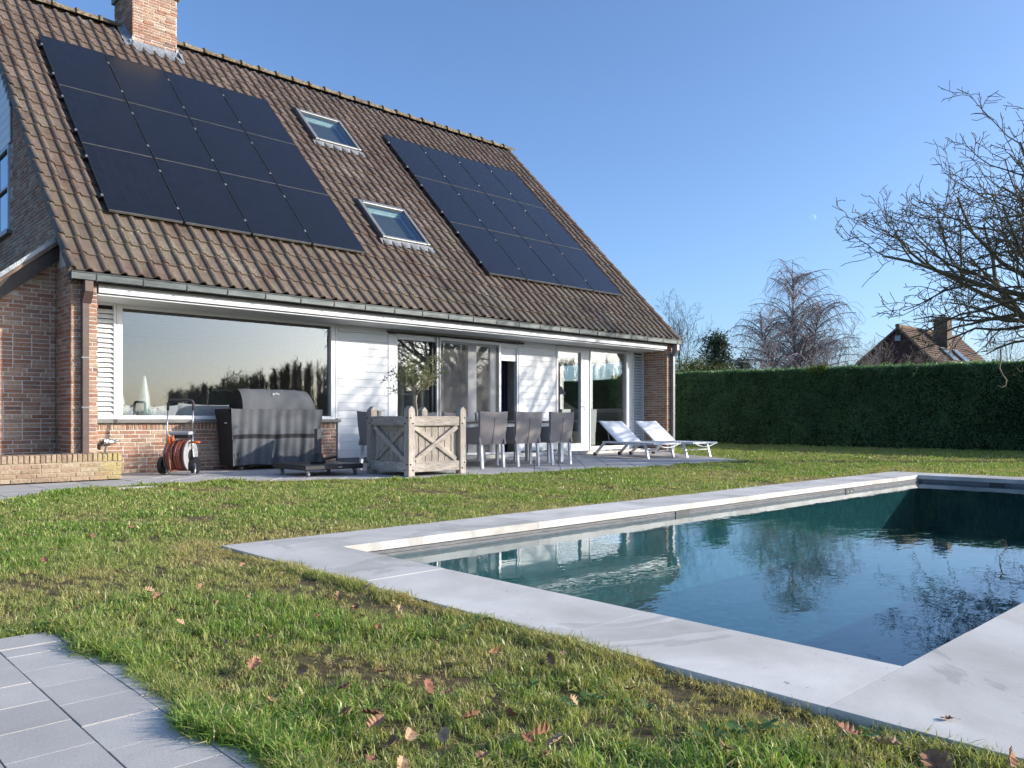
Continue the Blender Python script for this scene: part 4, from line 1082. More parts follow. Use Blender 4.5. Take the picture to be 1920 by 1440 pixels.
for i in range(11):
    a = rr.uniform(0, 6.28); sp = rr.uniform(.12, .34); hh = rr.uniform(.2, .62)
    p = [Vector((0, 0, .39)), Vector((math.cos(a) * sp * .35, math.sin(a) * sp * .35, .45 + hh * .15)), Vector((math.cos(a) * sp * .75, math.sin(a) * sp * .75, .45 + hh * .5)), Vector((math.cos(a) * sp, math.sin(a) * sp, .42 + hh))]
    tb.tube(p, [.011, .008, .005, .002], 5)
    for q in (1.4, 1.8, 2.2, 2.6, 3.0):
        i0 = min(int(q), 2); f_ = q - i0; ends.append(p[i0].lerp(p[i0 + 1], f_) if f_ <= 1 else p[3])
    for k in range(4):
        s0 = p[2].lerp(p[3], rr.random()); e = s0 + Vector((rr.gauss(0, .1), rr.gauss(0, .1), rr.uniform(-.05, .16))); tb.tube([s0, e], [.003, .0012], 4); ends += [e, s0.lerp(e, .6)]
RTv = RT
for (dx, dz) in ((-.40, .34), (-.34, .42), (-.42, .16), (-.34, .13), (.33, .62), (.36, .5), (.34, .38)):
    e = Vector((RTv.x * dx, RTv.y * dx, .3 + dz)); tb.tube([Vector((0, 0, .40)), Vector((RTv.x * dx * .5, RTv.y * dx * .5, .36 + dz * .35)), e], [.006, .004, .0015], 4); ends += [e, e + Vector((0, 0, .05)), e.lerp(Vector((0, 0, .5)), .2)]
tb.build('trunk', OBARK, ol, True)
lb_ = B(); leaf_cloud(lb_, ends, 1500, .055, .009, .036, 0, rr); lb_.build('crown', OLIVE, ol)

# ------------------------------------------------------------------ covered grill
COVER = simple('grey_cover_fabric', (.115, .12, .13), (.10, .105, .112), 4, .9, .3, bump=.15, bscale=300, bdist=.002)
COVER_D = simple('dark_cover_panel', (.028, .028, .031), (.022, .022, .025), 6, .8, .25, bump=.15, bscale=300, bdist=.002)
gr = thing('covered_grill', 'barbecue grill under a fitted grey fabric cover beside the hose reel', 'grill', (6.2, 12.2, 0))
def gc(b, nm, m, par=None, smooth=True):
    o = b.build(nm, m, None, smooth)
    if par is None: return world_child(o, gr)
    o.parent = par; return o
GX0, GX1, GY0, GY1 = 5.42, 6.96, 11.98, 12.50
def fold(x, t): return (.012 * math.sin(x * 23 + 1.2 * math.sin(x * 5)) + .009 * math.sin(x * 41 + 2 * t)) * (.5 + 1.5 * t) + .03 * noise.noise(Vector((x * 4, t * 3, 1)))
def skirt(u, v):   # front, v 0 at hem .. 1 at shelf height
    t_ = 1 - v; x = GX0 + .03 * t_ + (GX1 - GX0 - .06 * t_ - .03 * t_) * u + .05 * (u - .5) * v
    return (x, GY0 + .03 * t_ + fold(x, t_) - .012 * math.exp(-((v - .5) / .06) ** 2) * -1, .085 + .875 * v + .010 * math.sin(x * 9) * t_)
b = B(); b.grid(skirt, 110, 26)
b.grid(lambda u, v: (lambda p, q: tuple(Vector(p).lerp(Vector(q), u)))(skirt(1, v), (skirt(1, v)[0], GY1, skirt(1, v)[2])), 8, 26)
b.grid(lambda u, v: (skirt(u, 1)[0], GY0 + (GY1 - GY0) * v + (1 - v) * (skirt(u, 1)[1] - GY0), .96 + .010 * noise.noise(Vector((u * 8, v * 4, 3)))), 40, 8)
b.grid(lambda u, v: (skirt(1 - u, v)[0], GY1, skirt(u, v)[2]), 12, 8)
# hood
def hood(u, v):
    a = v * math.pi * .98; hx0, hx1 = 5.60, 6.76
    bulge = math.sin(a)
    x = hx0 + (hx1 - hx0) * u; edge = max(0, abs(2 * u - 1) - .72) / .28
    y = 12.25 - .25 * math.cos(a) + .02 * noise.noise(Vector((u * 6, v * 3, 7)))
    z = .955 + .33 * bulge ** .8 * (1 - .03 * edge) + .010 * noise.noise(Vector((u * 9, v * 5, 2)))
    xs_ = x + (.10 * (1 - bulge) * (1 if u > .5 else 0) * edge)
    return (xs_, y, z)
b.grid(hood, 30, 18)
cov = gc(b, 'cover', COVER)
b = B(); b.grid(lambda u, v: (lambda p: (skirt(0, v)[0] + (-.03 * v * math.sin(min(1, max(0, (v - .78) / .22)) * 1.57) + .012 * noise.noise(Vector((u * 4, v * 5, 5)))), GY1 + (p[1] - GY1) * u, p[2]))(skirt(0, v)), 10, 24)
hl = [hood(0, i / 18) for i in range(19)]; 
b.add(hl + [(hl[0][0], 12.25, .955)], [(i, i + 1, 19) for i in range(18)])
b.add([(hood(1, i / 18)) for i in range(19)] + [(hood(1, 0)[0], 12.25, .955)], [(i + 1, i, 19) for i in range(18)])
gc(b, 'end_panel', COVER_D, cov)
b = B(); b.grid(lambda u, v: (lambda p: (p[0], p[1] - .006, p[2]))(skirt(.012 + u * .97, .47 + .075 * v)), 90, 3); gc(b, 'strap_band', COVER_D, cov)
gc(B().box(GX0 - .01, GX0 + .004, GY0 + .15, GY0 + .37, .735, .765), 'side_label', WHITE, cov, False)
gc(B().tube([(GX0 + .09, GY0 + .0, .22), (GX0 + .07, GY0 - .01, .27), (GX0 + .10, GY0 - .012, .29), (GX0 + .11, GY0 - .005, .12)], .008, 6), 'tie_strap', BLACK, cov)
gc(B().box(GX0 + .12, GX1 - .12, GY0 + .08, GY1 - .06, .06, .10), 'cart_base', BLACK, None, False)
for (x, y) in ((GX0 + .2, GY0 + .12), (GX1 - .2, GY0 + .12), (GX0 + .2, GY1 - .12), (GX1 - .2, GY1 - .12)):
    gc(B().cyl((x - .015, y, .033), .032, .03, 14, 'x').box(x - .022, x + .022, y - .02, y + .02, .045, .07), 'caster', PALEMETAL, None, False)
fc = bpy.data.curves.new('grill_lettering', 'FONT'); fc.body = 'grilla'; fc.size = .062; fc.extrude = .0008; fc.align_x = 'CENTER'
to = bpy.data.objects.new('tmp', fc); COL.objects.link(to)
dg = bpy.context.evaluated_depsgraph_get(); tm = bpy.data.meshes.new_from_object(to.evaluated_get(dg)); bpy.data.objects.remove(to)
tm.materials.clear(); tm.materials.append(WHITE)
o = obj('lettering', tm, cov); hpnt = Vector(hood(.5, .22))
dv = (Vector(hood(.5, .26)) - Vector(hood(.5, .18))).normalized(); nx_ = Vector((1, 0, 0)).cross(dv)
Mx = Matrix((Vector((1, 0, 0)), dv, nx_)).transposed().to_4x4(); Mx.translation = hpnt + nx_ * .012; o.matrix_local = Mx

# ------------------------------------------------------------------ parasol base
ub = thing('parasol_base', 'black wheeled parasol base plate with an empty steel post', 'parasol base', (6.0, 10.42, 0))
def up(b, nm, m, par=None, sm=False):
    o = b.build(nm, m, None, sm)
    return world_child(o, ub) if par is None else setp(o, par)
plate = up(B().bbox(5.53, 6.47, 9.95, 10.89, .095, .165, .012), 'base_plate', simple('black_resin', (.022, .023, .026), (.016, .017, .02), 30, .5, .4, bump=.2, bscale=200))
up(B().box(5.995, 6.005, 9.97, 10.87, .1651, .1665).box(5.55, 6.45, 10.415, 10.425, .1651, .1665), 'plate_joint', BLACK, plate)
up(B().bbox(5.96, 6.04, 10.38, 10.46, .20, .66, .006), 'post', BLUEBLACK)
up(B().lathe([(0, .165), (.11, .166), (.105, .20), (.075, .24), (.07, .29), (.052, .30), (.05, .31)], (6.0, 10.42, 0), 20), 'collar', BLACK, None, True)
up(B().cyl((6.04, 10.42, .595), .022, .035, 12, 'x'), 'clamp_knob', BLACK)
up(B().tube([(6.06, 10.40, .22), (6.16, 10.36, .235), (6.24, 10.32, .25)], [.02, .016, .014], 8), 'pedal', BLACK)
up(B().box(6.05, 6.11, 9.944, 9.949, .115, .135), 'badge', simple('grey_badge', (.3, .3, .3)), plate)
for (x, y) in ((5.62, 10.05), (6.38, 10.05), (5.62, 10.79), (6.38, 10.79)):
    c = up(B().cyl((x - .016, y - .02, .034), .034, .032, 16, 'x'), 'caster', simple('caster_grey', (.16, .19, .20), rough=.4))
    up(B().box(x - .024, x + .024, y - .024, y + .024, .062, .096), 'caster_fork', PALEMETAL, c)

# ------------------------------------------------------------------ hose reel trolley
hr = thing('hose_reel_cart', 'steel hose reel trolley wound with a red brown garden hose', 'hose reel', (4.52, 11.75, 0), R(-47))
# local: x to the right as seen from the garden, -y towards the viewer
TUBE = .012
B().tube([(-.21, .05, .30), (-.21, .06, .60), (-.21, .09, 1.0)], TUBE, 8).tube([(.17, .05, .55), (.17, .09, 1.0)], TUBE, 8).build('handle_tube', STEEL, hr, True)
B().tube([(-.21, .09, .93), (-.21, .094, 1.03), (-.19, .096, 1.065), (-.15, .098, 1.075), (.11, .098, 1.075), (.15, .096, 1.065), (.17, .094, 1.03), (.17, .09, .93)], .019, 10).build('handle_grip', simple('dark_foam', (.06, .055, .06), rough=.8), hr, True)
B().tube([(-.19, .0, .32), (-.09, -.02, .56), (-.08, -.03, .60)], TUBE, 8).tube([(-.19, -.02, .32), (-.15, -.06, .05), (-.08, -.10, .014), (.24, -.14, .014), (.29, -.12, .03), (.27, -.06, .11), (.22, 0, .20), (.19, .02, .40), (.20, .0, .58)], TUBE, 8).build('frame_tube', STEEL, hr, True)
B().bbox(-.10, .20, -.11, .03, .575, .625, .012).build('tray', simple('grey_plastic', (.42, .43, .45), rough=.5), hr)
B().box(-.02, .18, -.10, .02, .53, .574).build('hose_guide', BLACK, hr)
for x in (-.125, .165):
    b = B(); b.tube([(x, 0, .28), (x + .012, 0, .28)], .225, 28); b.build('reel_flange', simple('flange_grey%d' % (x > 0), (.10, .11, .13) if x < 0 else (.4, .4, .4), rough=.4), hr)
B().tube([(-.13, 0, .28), (.18, 0, .28)], .09, 18).build('reel_drum', BLACK, hr)
b = B(); rr = random.Random(3)
for layer, rad in ((0, .205), (1, .19)):
    for k in range(9 if layer == 0 else 8):
        x = -.095 + k * .0285 + (.014 if layer else 0) + rr.uniform(-.006, .006); tl = rr.uniform(-.02, .02)
        r0 = rad + rr.uniform(-.012, .008)
        b.tube([(x + tl * math.cos(a_ * 2 * math.pi / 24), r0 * math.cos(a_ * 2 * math.pi / 24), .28 + r0 * math.sin(a_ * 2 * math.pi / 24)) for a_ in range(25)], .0135, 7, False)
b.tube([(-.05, -.21, .33), (-.03, -.225, .2), (-.02, -.23, .1), (-.01, -.22, .06)], .014, 8)
b.build('hose', HOSE, hr, True)
B().tube([(-.06, -.17, .46), (-.065, -.155, .55)], [.022, .018], 10).tube([(-.02, -.16, .48), (-.015, -.15, .56)], [.02, .017], 10).build('nozzle', ORANGE, hr, True)
B().tube([(.20, -.02, .47), (.20, -.07, .47)], .012, 8).tube([(.20, -.07, .47), (.34, -.07, .47)], .017, 10).build('crank_handle', ORANGE, hr, True)
for x in (-.275, ):
    b = B().tube([(x, .02, .135), (x + .055, .02, .135)], .125, 24); wh = b.build('wheel', BLACK, hr)
    B().tube([(x - .004, .02, .135), (x - .001, .02, .135)], .09, 20).build('hub_cap', simple('hub_grey', (.35, .35, .35), rough=.5), wh)
    B().tube([(x - .008, .02, .135), (x - .0045, .02, .135)], .06, 20).build('hub_ring', BLACK, wh)
b = B().tube([(.20, .03, .135), (.25, .03, .135)], .125, 24); b.build('wheel', BLACK, hr)
B().bbox(-.235, -.17, -.02, .06, .12, .36, .008).build('side_plate', simple('beige_plate', (.30, .26, .21), rough=.5), hr)

# ------------------------------------------------------------------ outdoor tap
tp = thing('outdoor_tap', 'outdoor tap wrapped in silver foil on the brick wall', 'tap', (3.78, YW, .45))
world_child(B().tube([(3.70, YW - .015, .0 + .36), (3.70, YW - .03, .42), (3.74, YW - .06, .47), (3.80, YW - .07, .48)], .022, 8).build('pipe', simple('dark_pipe', (.05, .05, .05)), None, True), tp)
b = B(); rr = random.Random(4)
b.grid(lambda u, v: (3.74 + .17 * u, YW - .07 + .04 * math.cos(v * 6.28) * (1 - .4 * u) + .014 * noise.noise(Vector((u * 9, v * 7, 1))), .475 + .04 * math.sin(v * 6.28) * (1 - .3 * u) + .016 * noise.noise(Vector((u * 9, v * 7, 9)))), 14, 12)
world_child(b.build('foil_wrap', simple('crumpled_foil', (.7, .7, .7), (.5, .5, .5), 40, .3, .5, .9, bump=.8, bscale=50, bdist=.02)), tp)
world_child(B().tube([(3.87, YW - .07, .49), (3.96, YW - .08, .485)], .012, 8).build('spout', STEEL, None, True), tp)

# ------------------------------------------------------------------ sun loungers
SLING = simple('white_sling', (.72, .73, .75), (.68, .69, .71), 60, .7, .3, bump=.2, bscale=500, bdist=.001)
def make_lounger():
    t = thing('sun_lounger', '', 'sun lounger')
    b = B()
    for sx in (-1, 1): b.bbox(sx * .29 - .018, sx * .29 + .018, -1.0, .62, .285, .325, .005)
    b.bbox(-.271, .271, -1.0, -.965, .286, .324, .005); b.bbox(-.271, .271, .585, .62, .286, .324, .005)
    b.build('frame', WLEG, t)
    B().grid(lambda u, v: (-.272 + .544 * u, -.96 + 1.1 * v, .318 - .018 * math.sin(u * math.pi)), 6, 6).build('seat_sling', SLING, t, True)
    an = R(35); c_, s_ = math.cos(an), math.sin(an)
    bp = lambda x, l, o=0: (x, .16 + l * c_ - o * s_, .31 + l * s_ + o * c_)
    br_ = B()
    for sx in (-1, 1): br_.tube([bp(sx * .255, 0), bp(sx * .255, .74)], .015, 8)
    br_.tube([bp(-.255, .74), bp(.255, .74)], .015, 8); fr2 = br_.build('backrest_frame', WLEG, t)
    B().grid(lambda u, v: bp(-.265 + .53 * u, .76 * v, .017 - .012 * math.sin(u * math.pi)), 6, 6).build('back_sling', SLING, t, True)
    B().tube([(-.2, .52, .30), bp(-.2, .55)], .009, 6).tube([(.2, .52, .30), bp(.2, .55)], .009, 6).build('prop', STEEL, t)
    for sx in (-1, 1):
        B().prism([(-.74, .29), (-.68, .29), (-.79, 0.004), (-.83, 0.004)], 'x', sx * .29 - .017, sx * .29 + .017).build('leg', WLEG, t)
        B().prism([(.52, .30), (.59, .30), (.90, .055), (.86, .03)], 'x', sx * .29 - .017, sx * .29 + .017).build('leg', WLEG, t)
        w_ = B().cyl((sx * .29 - .022, .885, .042), .04, .044, 16, 'x').build('wheel', BLACK, t)
    B().tube([(-.28, .80, .12), (.28, .80, .12)], .013, 8).build('axle_bar', WLEG, t)
    B().tube([(-.272, -.76, .16), (.272, -.76, .16)], .011, 8).build('stretcher', WLEG, t)
    B().tube([(-.272, -.99, .30)] + [(-.272 + .544 * k / 8, -.99, .30 - .075 * math.sin(math.pi * k / 8)) for k in range(1, 8)] + [(.272, -.99, .30)], .012, 8).build('foot_brace', WLEG, t, True)
    return t
L0 = make_lounger(); L0.scale = (1.2, 1, 1); L0.location = (13.62, 10.62, .002); L0.rotation_euler = (0, 0, R(-10.5)); tag(L0, 'white sling sun lounger nearest the dining chairs', 'sun lounger', 'sun loungers on the patio')
L1 = copy_tree(L0); L1.location = (14.66, 10.44, .002); L1.rotation_euler = (0, 0, R(-9)); L1['label'] = 'white sling sun lounger at the far end of the patio beside the brick pier'

# ------------------------------------------------------------------ things inside, seen through the glass
CUSH = simple('grey_cushion', (.42, .43, .45), (.36, .37, .39), 8, .9, .2, bump=.3, bscale=60)
sf = thing('sofa', 'grey sofa with plump back cushions along the inside of the large window', 'sofa', (5.6, 13.3, 0))
world_child(B().bbox(4.2, 7.2, 12.95, 13.9, .05, .62, .05).build('sofa_base', CUSH), sf)
def cushion(x0, x1, z0, z1, y, seed):
    b = B()
    def f(u, v, sg):
        bu = (math.sin(u * math.pi) * math.sin(v * math.pi)) ** .45
        cz = .03 * (abs(2 * u - 1) ** 3)
        return (x0 + (x1 - x0) * u, y + sg * .09 * bu + .012 * noise.noise(Vector((u * 5 + seed, v * 5, 0))), z0 + (z1 - z0) * v + cz * v + .012 * noise.noise(Vector((u * 6, seed, 2))) * v)
    b.grid(lambda u, v: f(u, v, -1), 16, 10); b.grid(lambda u, v: f(1 - u, v, 1), 16, 10)
    return world_child(b.build('cushion', CUSH, None, True), sf)
cushion(4.06, 4.95, .60, 1.00, 12.90, 1); cushion(4.95, 6.1, .60, 1.03, 12.90, 2); cushion(6.1, 7.0, .6, 1.0, 12.92, 3)
VASE = simple('pale_green_ceramic', (.33, .40, .38), (.24, .30, .29), 18, .35, .5, stretch=(1, 1, 12))
for (x, y, h, r_, lb) in ((4.40, 12.80, .60, .09, 'tall tapering pale green vase inside the large window'), (4.05, 12.84, .46, .09, 'second pale green vase cut by the left edge of the large window')):
    vs_ = B().lathe([(0, 0), (r_, 0), (r_ * 1.02, h * .1), (r_ * .85, h * .45), (r_ * .5, h * .75), (.028, h * .92), (.018, h), (.012, h)], (x, y, .86), 22)
    tag(vs_.build('vase', VASE, smooth=True), lb, 'vase')
tag(B().box(3.97, 4.7, YW + .09, 12.95, .80, .858).build('window_board', WHITE), 'white inner window board under the vases', 'window board')
CURT = simple('navy_curtain', (.022, .024, .05), (.015, .017, .035), 4, .9, .2)
b = B(); b.grid(lambda u, v: (11.62 + .42 * u, 12.86 + .035 * math.sin(u * 32), .06 + 2.2 * v), 60, 2); tag(b.build('curtain', CURT, smooth=True), 'dark navy curtain hanging behind the sliding door', 'curtain')
b = B(); b.grid(lambda u, v: (9.05 + 2.4 * u, 13.6 + .05 * math.sin(u * 60), .06 + 2.35 * v), 120, 2); tag(b.build('curtain', simple('grey_sheer', (.30, .29, .28), rough=.9), smooth=True), 'pale grey curtain drawn behind the insect screen', 'curtain')
# dining room on the right
WCH = simple('white_leather', (.62, .63, .60), (.56, .57, .55), 5, .6, .3)
def dchair(x, y, rz, lb):
    t = thing('dining_chair', lb, 'chair', (x, y, .022), rz, 'white dining chairs indoors')
    B().bbox(-.23, .23, -.24, .24, .12, .48, .03).build('seat', WCH, t); B().prism([(-.24, .45), (-.17, .45), (-.24, 1.02), (-.29, 1.02)], 'x', -.22, .22).build('backrest', WCH, t)
    for sx in (-1, 1):
        for sy in (-1, 1): B().box(sx * .2 - .02, sx * .2 + .02, sy * .2 - .02, sy * .2 + .02, 0, .13).build('leg', BLACK, t)
dchair(14.25, 13.5, R(15), 'white dining chair indoors just behind the glazed door'); dchair(15.05, 13.35, R(-10), 'white dining chair indoors behind the fixed right hand window')
t = thing('indoor_table', 'pale dining table inside the right hand room', 'table', (14.7, 14.4, .022))
B().bbox(-.9, .9, -.5, .5, .70, .76, .006).build('table_top', WCH, t)
for sx in (-1, 1):
    for sy in (-1, 1): B().box(sx * .82 - .04, sx * .82 + .04, sy * .42 - .04, sy * .42 + .04, 0, .70).build('leg', WCH, t)
for (x, lb) in ((14.32, 'white conical pendant lamp over the indoor table, left one'), (15.35, 'white conical pendant lamp over the indoor table, right one')):
    t = thing('pendant_lamp', lb, 'lamp', (x, 14.4, 1.45), 0, 'pendant lamps indoors')
    B().lathe([(.03, .20), (.05, .19), (.16, 0.0), (.155, 0.0), (.045, .185)], (0, 0, 0), 20).build('lamp_shade', WHITE, t, True); B().tube([(0, 0, .20), (0, 0, 1.09)], .004, 5).build('cable', BLACK, t)
t = thing('sideboard', 'low dark sideboard with a green bowl inside the right hand room', 'sideboard', (16.0, 14.4, .022))
B().bbox(-.3, .3, -1.0, 1.0, .1, .70, .006).build('cabinet', simple('dark_oak', (.06, .045, .035), rough=.5), t); B().bbox(-.32, .32, -1.02, 1.02, .701, .75, .004).build('cabinet_top', WCH, t)
B().box(-.25, .25, -.9, .9, 0, .0995).build('plinth', BLACK, t)
tag(B().lathe([(0, 0), (.07, 0), (.13, .12), (.12, .12), (0, .02)], (15.95, 13.9, .773), 16).build('bowl', simple('green_glass', (.25, .32, .06), rough=.3), smooth=True), 'green bowl on the sideboard behind the right hand window', 'bowl')
b = B(); b.grid(lambda u, v: (13.75 + .10 * u, 15.6 + .03 * math.sin(u * 20), .06 + 2.4 * v), 16, 2); b.grid(lambda u, v: (14.15 + .14 * u, 15.6 + .03 * math.sin(u * 20), .06 + 2.4 * v), 16, 2)
tag(b.build('curtain', simple('white_voile', (.75, .74, .70), rough=.9), smooth=True), 'white curtains framing the rear window of the right hand room', 'curtain')

# ------------------------------------------------------------------ trees
def tubes_tree(b, pos, dirv, length, rad, level, P, rr, out=None):
    """one branch as a wavering tube, then its children"""
    p = P[level]; seg = p['seg']; pts = [Vector(pos)]; d = Vector(dirv).normalized(); sl_ = length / seg
    for i in range(seg):
        d = (d + Vector((rr.gauss(0, 1), rr.gauss(0, 1), rr.gauss(0, 1))) * p['wob'] + Vector((0, 0, p['up']))).normalized()
        if p.get('crook'): d = (d + Vector((rr.gauss(0, 1), rr.gauss(0, 1), rr.gauss(0, .6))) * p['crook'] * (i % 2)).normalized()
        pts.append(pts[-1] + d * sl_)
    rs = [max(rad * (1 - (1 - p['taper']) * i / seg), P[-1]['rmin']) for i in range(seg + 1)]
    b.tube(pts, rs, p['n'], level == len(P) - 1)
    if level + 1 < len(P):
        q = P[level + 1]; n = rr.randint(*q['num'])
        for k in range(n):
            t = q['t0'] + (1 - q['t0']) * (k + rr.random()) / n
            t = min(t, .99); i0 = int(t * seg); f = t * seg - i0
            s = pts[i0].lerp(pts[min(i0 + 1, seg)], f); bd = (pts[min(i0 + 1, seg)] - pts[i0]).normalized()
            az = Vector((rr.gauss(0, 1), rr.gauss(0, 1), rr.gauss(0, 1))); az = (az - bd * az.dot(bd)).normalized()
            an = R(rr.uniform(*q['ang'])); nd = bd * math.cos(an) + az * math.sin(an)
            if q.get('flat'): nd.z *= q['flat']; nd.normalize()
            r_here = rs[i0] + (rs[min(i0 + 1, seg)] - rs[i0]) * f
            tubes_tree(b, s, nd, length * rr.uniform(*q['len']) * (1 - .35 * t), min(r_here * .85, r_here * q['rad']), level + 1, P, rr, out)
    elif out is not None: out.append(pts[-1])
BARK = simple('grey_brown_bark', (.10, .085, .065), (.055, .05, .04), 12, .9, .15, bump=.7, bscale=40)
BARK_L = simple('mossy_bark', (.19, .165, .115), (.10, .092, .058), 7, .9, .15, bump=.7, bscale=40)
rr = random.Random(33)
wt = thing('bare_tree', 'large bare spreading tree reaching in from the right over the hedge', 'tree', (18.3, 3.5, -.02))
PW_ = [dict(seg=4, wob=.05, up=.05, taper=.75, n=10, rmin=.006),
       dict(num=(7, 7), t0=.6, ang=(38, 78), len=(1.55, 2.3), rad=.62, seg=9, wob=.13, up=.045, taper=.28, n=7, crook=.12),
       dict(num=(8, 10), t0=.2, ang=(30, 70), len=(.42, .68), rad=.6, seg=6, wob=.17, up=.03, taper=.3, n=5, crook=.15),
       dict(num=(5, 7), t0=.15, ang=(30, 75), len=(.36, .6), rad=.6, seg=5, wob=.2, up=.035, taper=.35, n=4, crook=.22),
       dict(num=(3, 5), t0=.2, ang=(35, 75), len=(.3, .55), rad=.6, seg=3, wob=.25, up=.06, taper=.5, n=3, rmin=.0065)]
trunk = B(); trunk.tube([(0, 0, 0), (.02, 0, .5), (-.03, .02, 1.1), (-.06, .05, 1.8), (-.05, .08, 2.4)], [.30, .24, .215, .20, .17], 12)
crown = B()
def limbs(z, az, el, L_, r_):
    tubes_tree(crown, (-.04, .04, z), (math.cos(az) * math.cos(el), math.sin(az) * math.cos(el), math.sin(el)), L_, r_, 1, PW_, rr)
left = math.atan2(-RT.y, -RT.x)      # image left seen from the garden
for (z, da, el, L_, r_) in ((1.9, 0, 21, 4.3, .062), (2.05, -30, 27, 4.3, .07), (2.15, 22, 33, 4.4, .075), (2.3, -8, 40, 4.0, .07), (2.35, 45, 44, 3.7, .062), (1.95, 75, 27, 4.2, .085), (2.2, 130, 46, 4.8, .085), (2.0, -75, 28, 4.3, .085), (2.3, -130, 50, 4.9, .085), (2.4, 180, 64, 4.8, .09), (2.4, 115, 62, 4.6, .08), (2.35, 95, 55, 4.4, .075), (1.9, 40, 17, 3.8, .065), (2.1, -14, 13, 4.0, .052), (2.1, 12, 11, 3.6, .046), (2.4, -45, 50, 3.7, .07), (2.3, 10, 50, 3.6, .06)):
    limbs(z, left + R(da), R(el), L_, r_)
trunk.build('trunk', BARK_L, wt, True); crown.build('crown', BARK_L, wt, True)

# ------------------------------------------------------------------ weeping birch behind the hedge
def at(u, v, depth): return Vector((0, 0, CAM_H)) + (FW + RT * ((u - 960) / 1515) + Vector((0, 0, (786 - v) / 1515))) * depth
def ground_at(u, depth):
    p = at(u, 786, depth); p.z = -.09; return p
BIRCH = simple('birch_twig', (.30, .265, .265), (.22, .195, .20), 10, .9, .1)
BIRCHT = simple('birch_bark', (.30, .25, .21), (.12, .09, .08), 9, .9, .15)
def weeping(name, label, u, depth, hgt, wid, seed, nbr=34, ntw=26):
    rr = random.Random(seed); base = ground_at(u, depth); t = thing(name, label, 'tree', base)
    tr = B(); cr = B()
    stems = [(0, 0, 1.0), (-.28, .1, .72), (.25, -.1, .8), (.12, .2, .66)]
    for (dx, dy, hf) in stems:
        top = Vector((RT.x * dx * wid * .7 + dy, RT.y * dx * wid * .7 + dy, hgt * hf)); pts = [Vector((dx * .4, dy * .4, 0)).lerp(top, k / 8) + Vector((rr.gauss(0, .06), rr.gauss(0, .06), 0)) * (k > 0) for k in range(9)]
        r0 = .11 * hf; tr.tube(pts, [r0 * (1 - .88 * k / 8) for k in range(9)], 7)
        for _ in range(int(nbr * hf)):
            f = rr.uniform(.28, .98); i0 = min(int(f * 8), 7); s = pts[i0].lerp(pts[i0 + 1], f * 8 - i0)
            az = rr.uniform(0, 6.28); L_ = wid * .5 * rr.uniform(.5, 1.1) * (1.18 - .85 * f)
            d = Vector((math.cos(az), math.sin(az), rr.uniform(1.1, 2.4))).normalized(); bp = [s]
            for k in range(6):
                d = (d + Vector((rr.gauss(0, .08), rr.gauss(0, .08), -.20))).normalized(); bp.append(bp[-1] + d * L_ / 5)
            cr.tube(bp, [.022 * (1 - .8 * k / 6) + .005 for k in range(7)], 4)
            for _k in range(ntw):
                g_ = rr.uniform(.2, 1) * 6; j0 = min(int(g_), 5); q = bp[j0].lerp(bp[j0 + 1], g_ - j0)
                dd = Vector((rr.gauss(0, .7), rr.gauss(0, .7), rr.uniform(-.2, .5))).normalized(); tp_ = [q]; tl = rr.uniform(.35, 1.15)
                for k in range(4):
                    dd = (dd + Vector((rr.gauss(0, .12), rr.gauss(0, .12), -.42))).normalized(); tp_.append(tp_[-1] + dd * tl / 4)
                cr.tube(tp_, [.007, .0065, .006, .0055, .005], 3, False)
    tr.build('trunk', BIRCHT, t, True); cr.build('crown', BIRCH, t)
weeping('birch_tree', 'bare weeping birch standing behind the hedge left of the far house', 1488, 34, 6.9, 6.6, 5, 62, 17)
tw = B(); tp_ = [at(1876, 655, 16), at(1877, 672, 16), at(1874, 690, 16), at(1880, 703, 16), at(1887, 712, 16), at(1886, 722, 16), at(1878, 727, 16), at(1870, 722, 16)]
tw.tube(tp_, [.016, .015, .013, .012, .011, .010, .009, .006], 6)
world_child(tw.build('hanging_twig', simple('pale_twig', (.42, .36, .27), (.30, .25, .18), 20, .9), None, True), wt)
# bare shrubs and saplings along the back of the hedge
PS_ = [dict(seg=5, wob=.06, up=.06, taper=.3, n=5, rmin=.004),
       dict(num=(8, 12), t0=.2, ang=(20, 45), len=(.3, .55), rad=.6, seg=5, wob=.12, up=.06, taper=.3, n=4),
       dict(num=(5, 8), t0=.2, ang=(25, 55), len=(.35, .6), rad=.6, seg=4, wob=.15, up=.06, taper=.4, n=3),
       dict(num=(3, 5), t0=.2, ang=(25, 60), len=(.4, .6), rad=.7, seg=3, wob=.2, up=.05, taper=.5, n=3, rmin=.004)]
def shrub(name, label, u, depth, hgt, seed, stems, spread, m=BARK, group=None, r0=.03):
    rr = random.Random(seed); t = thing(name, label, 'tree', ground_at(u, depth), 0, group); b = B(); tr = B()
    for k in range(stems):
        a = rr.uniform(0, 6.28); s = rr.uniform(.1, 1) * spread
        tubes_tree(b, (math.cos(a) * s * .25, math.sin(a) * s * .25, 0), (math.cos(a) * s * .5, math.sin(a) * s * .5, 1), hgt * rr.uniform(.7, 1), r0, 0, PS_, rr)
    b.build('branches', m, t)
shrub('bare_tree', 'bare twiggy tree just right of the house gable', 1288, 33, 5.0, 3, 5, .9)
shrub('bare_tree', 'slim bare sapling in front of the birch on its left', 1420, 30, 4.6, 6, 2, .3, BIRCH)
shrub('bare_tree', 'slim bare sapling in front of the birch on its right', 1560, 31, 4.4, 9, 3, .6, BIRCH)
PALEB = simple('pale_dry_twig', (.34, .27, .20), (.2, .16, .12), 10, .9, .1)
shrub('bare_shrub', 'sunlit bare shrub in front of the gable of the far house', 1668, 29, 3.3, 12, 7, 1.2, PALEB, r0=.022)
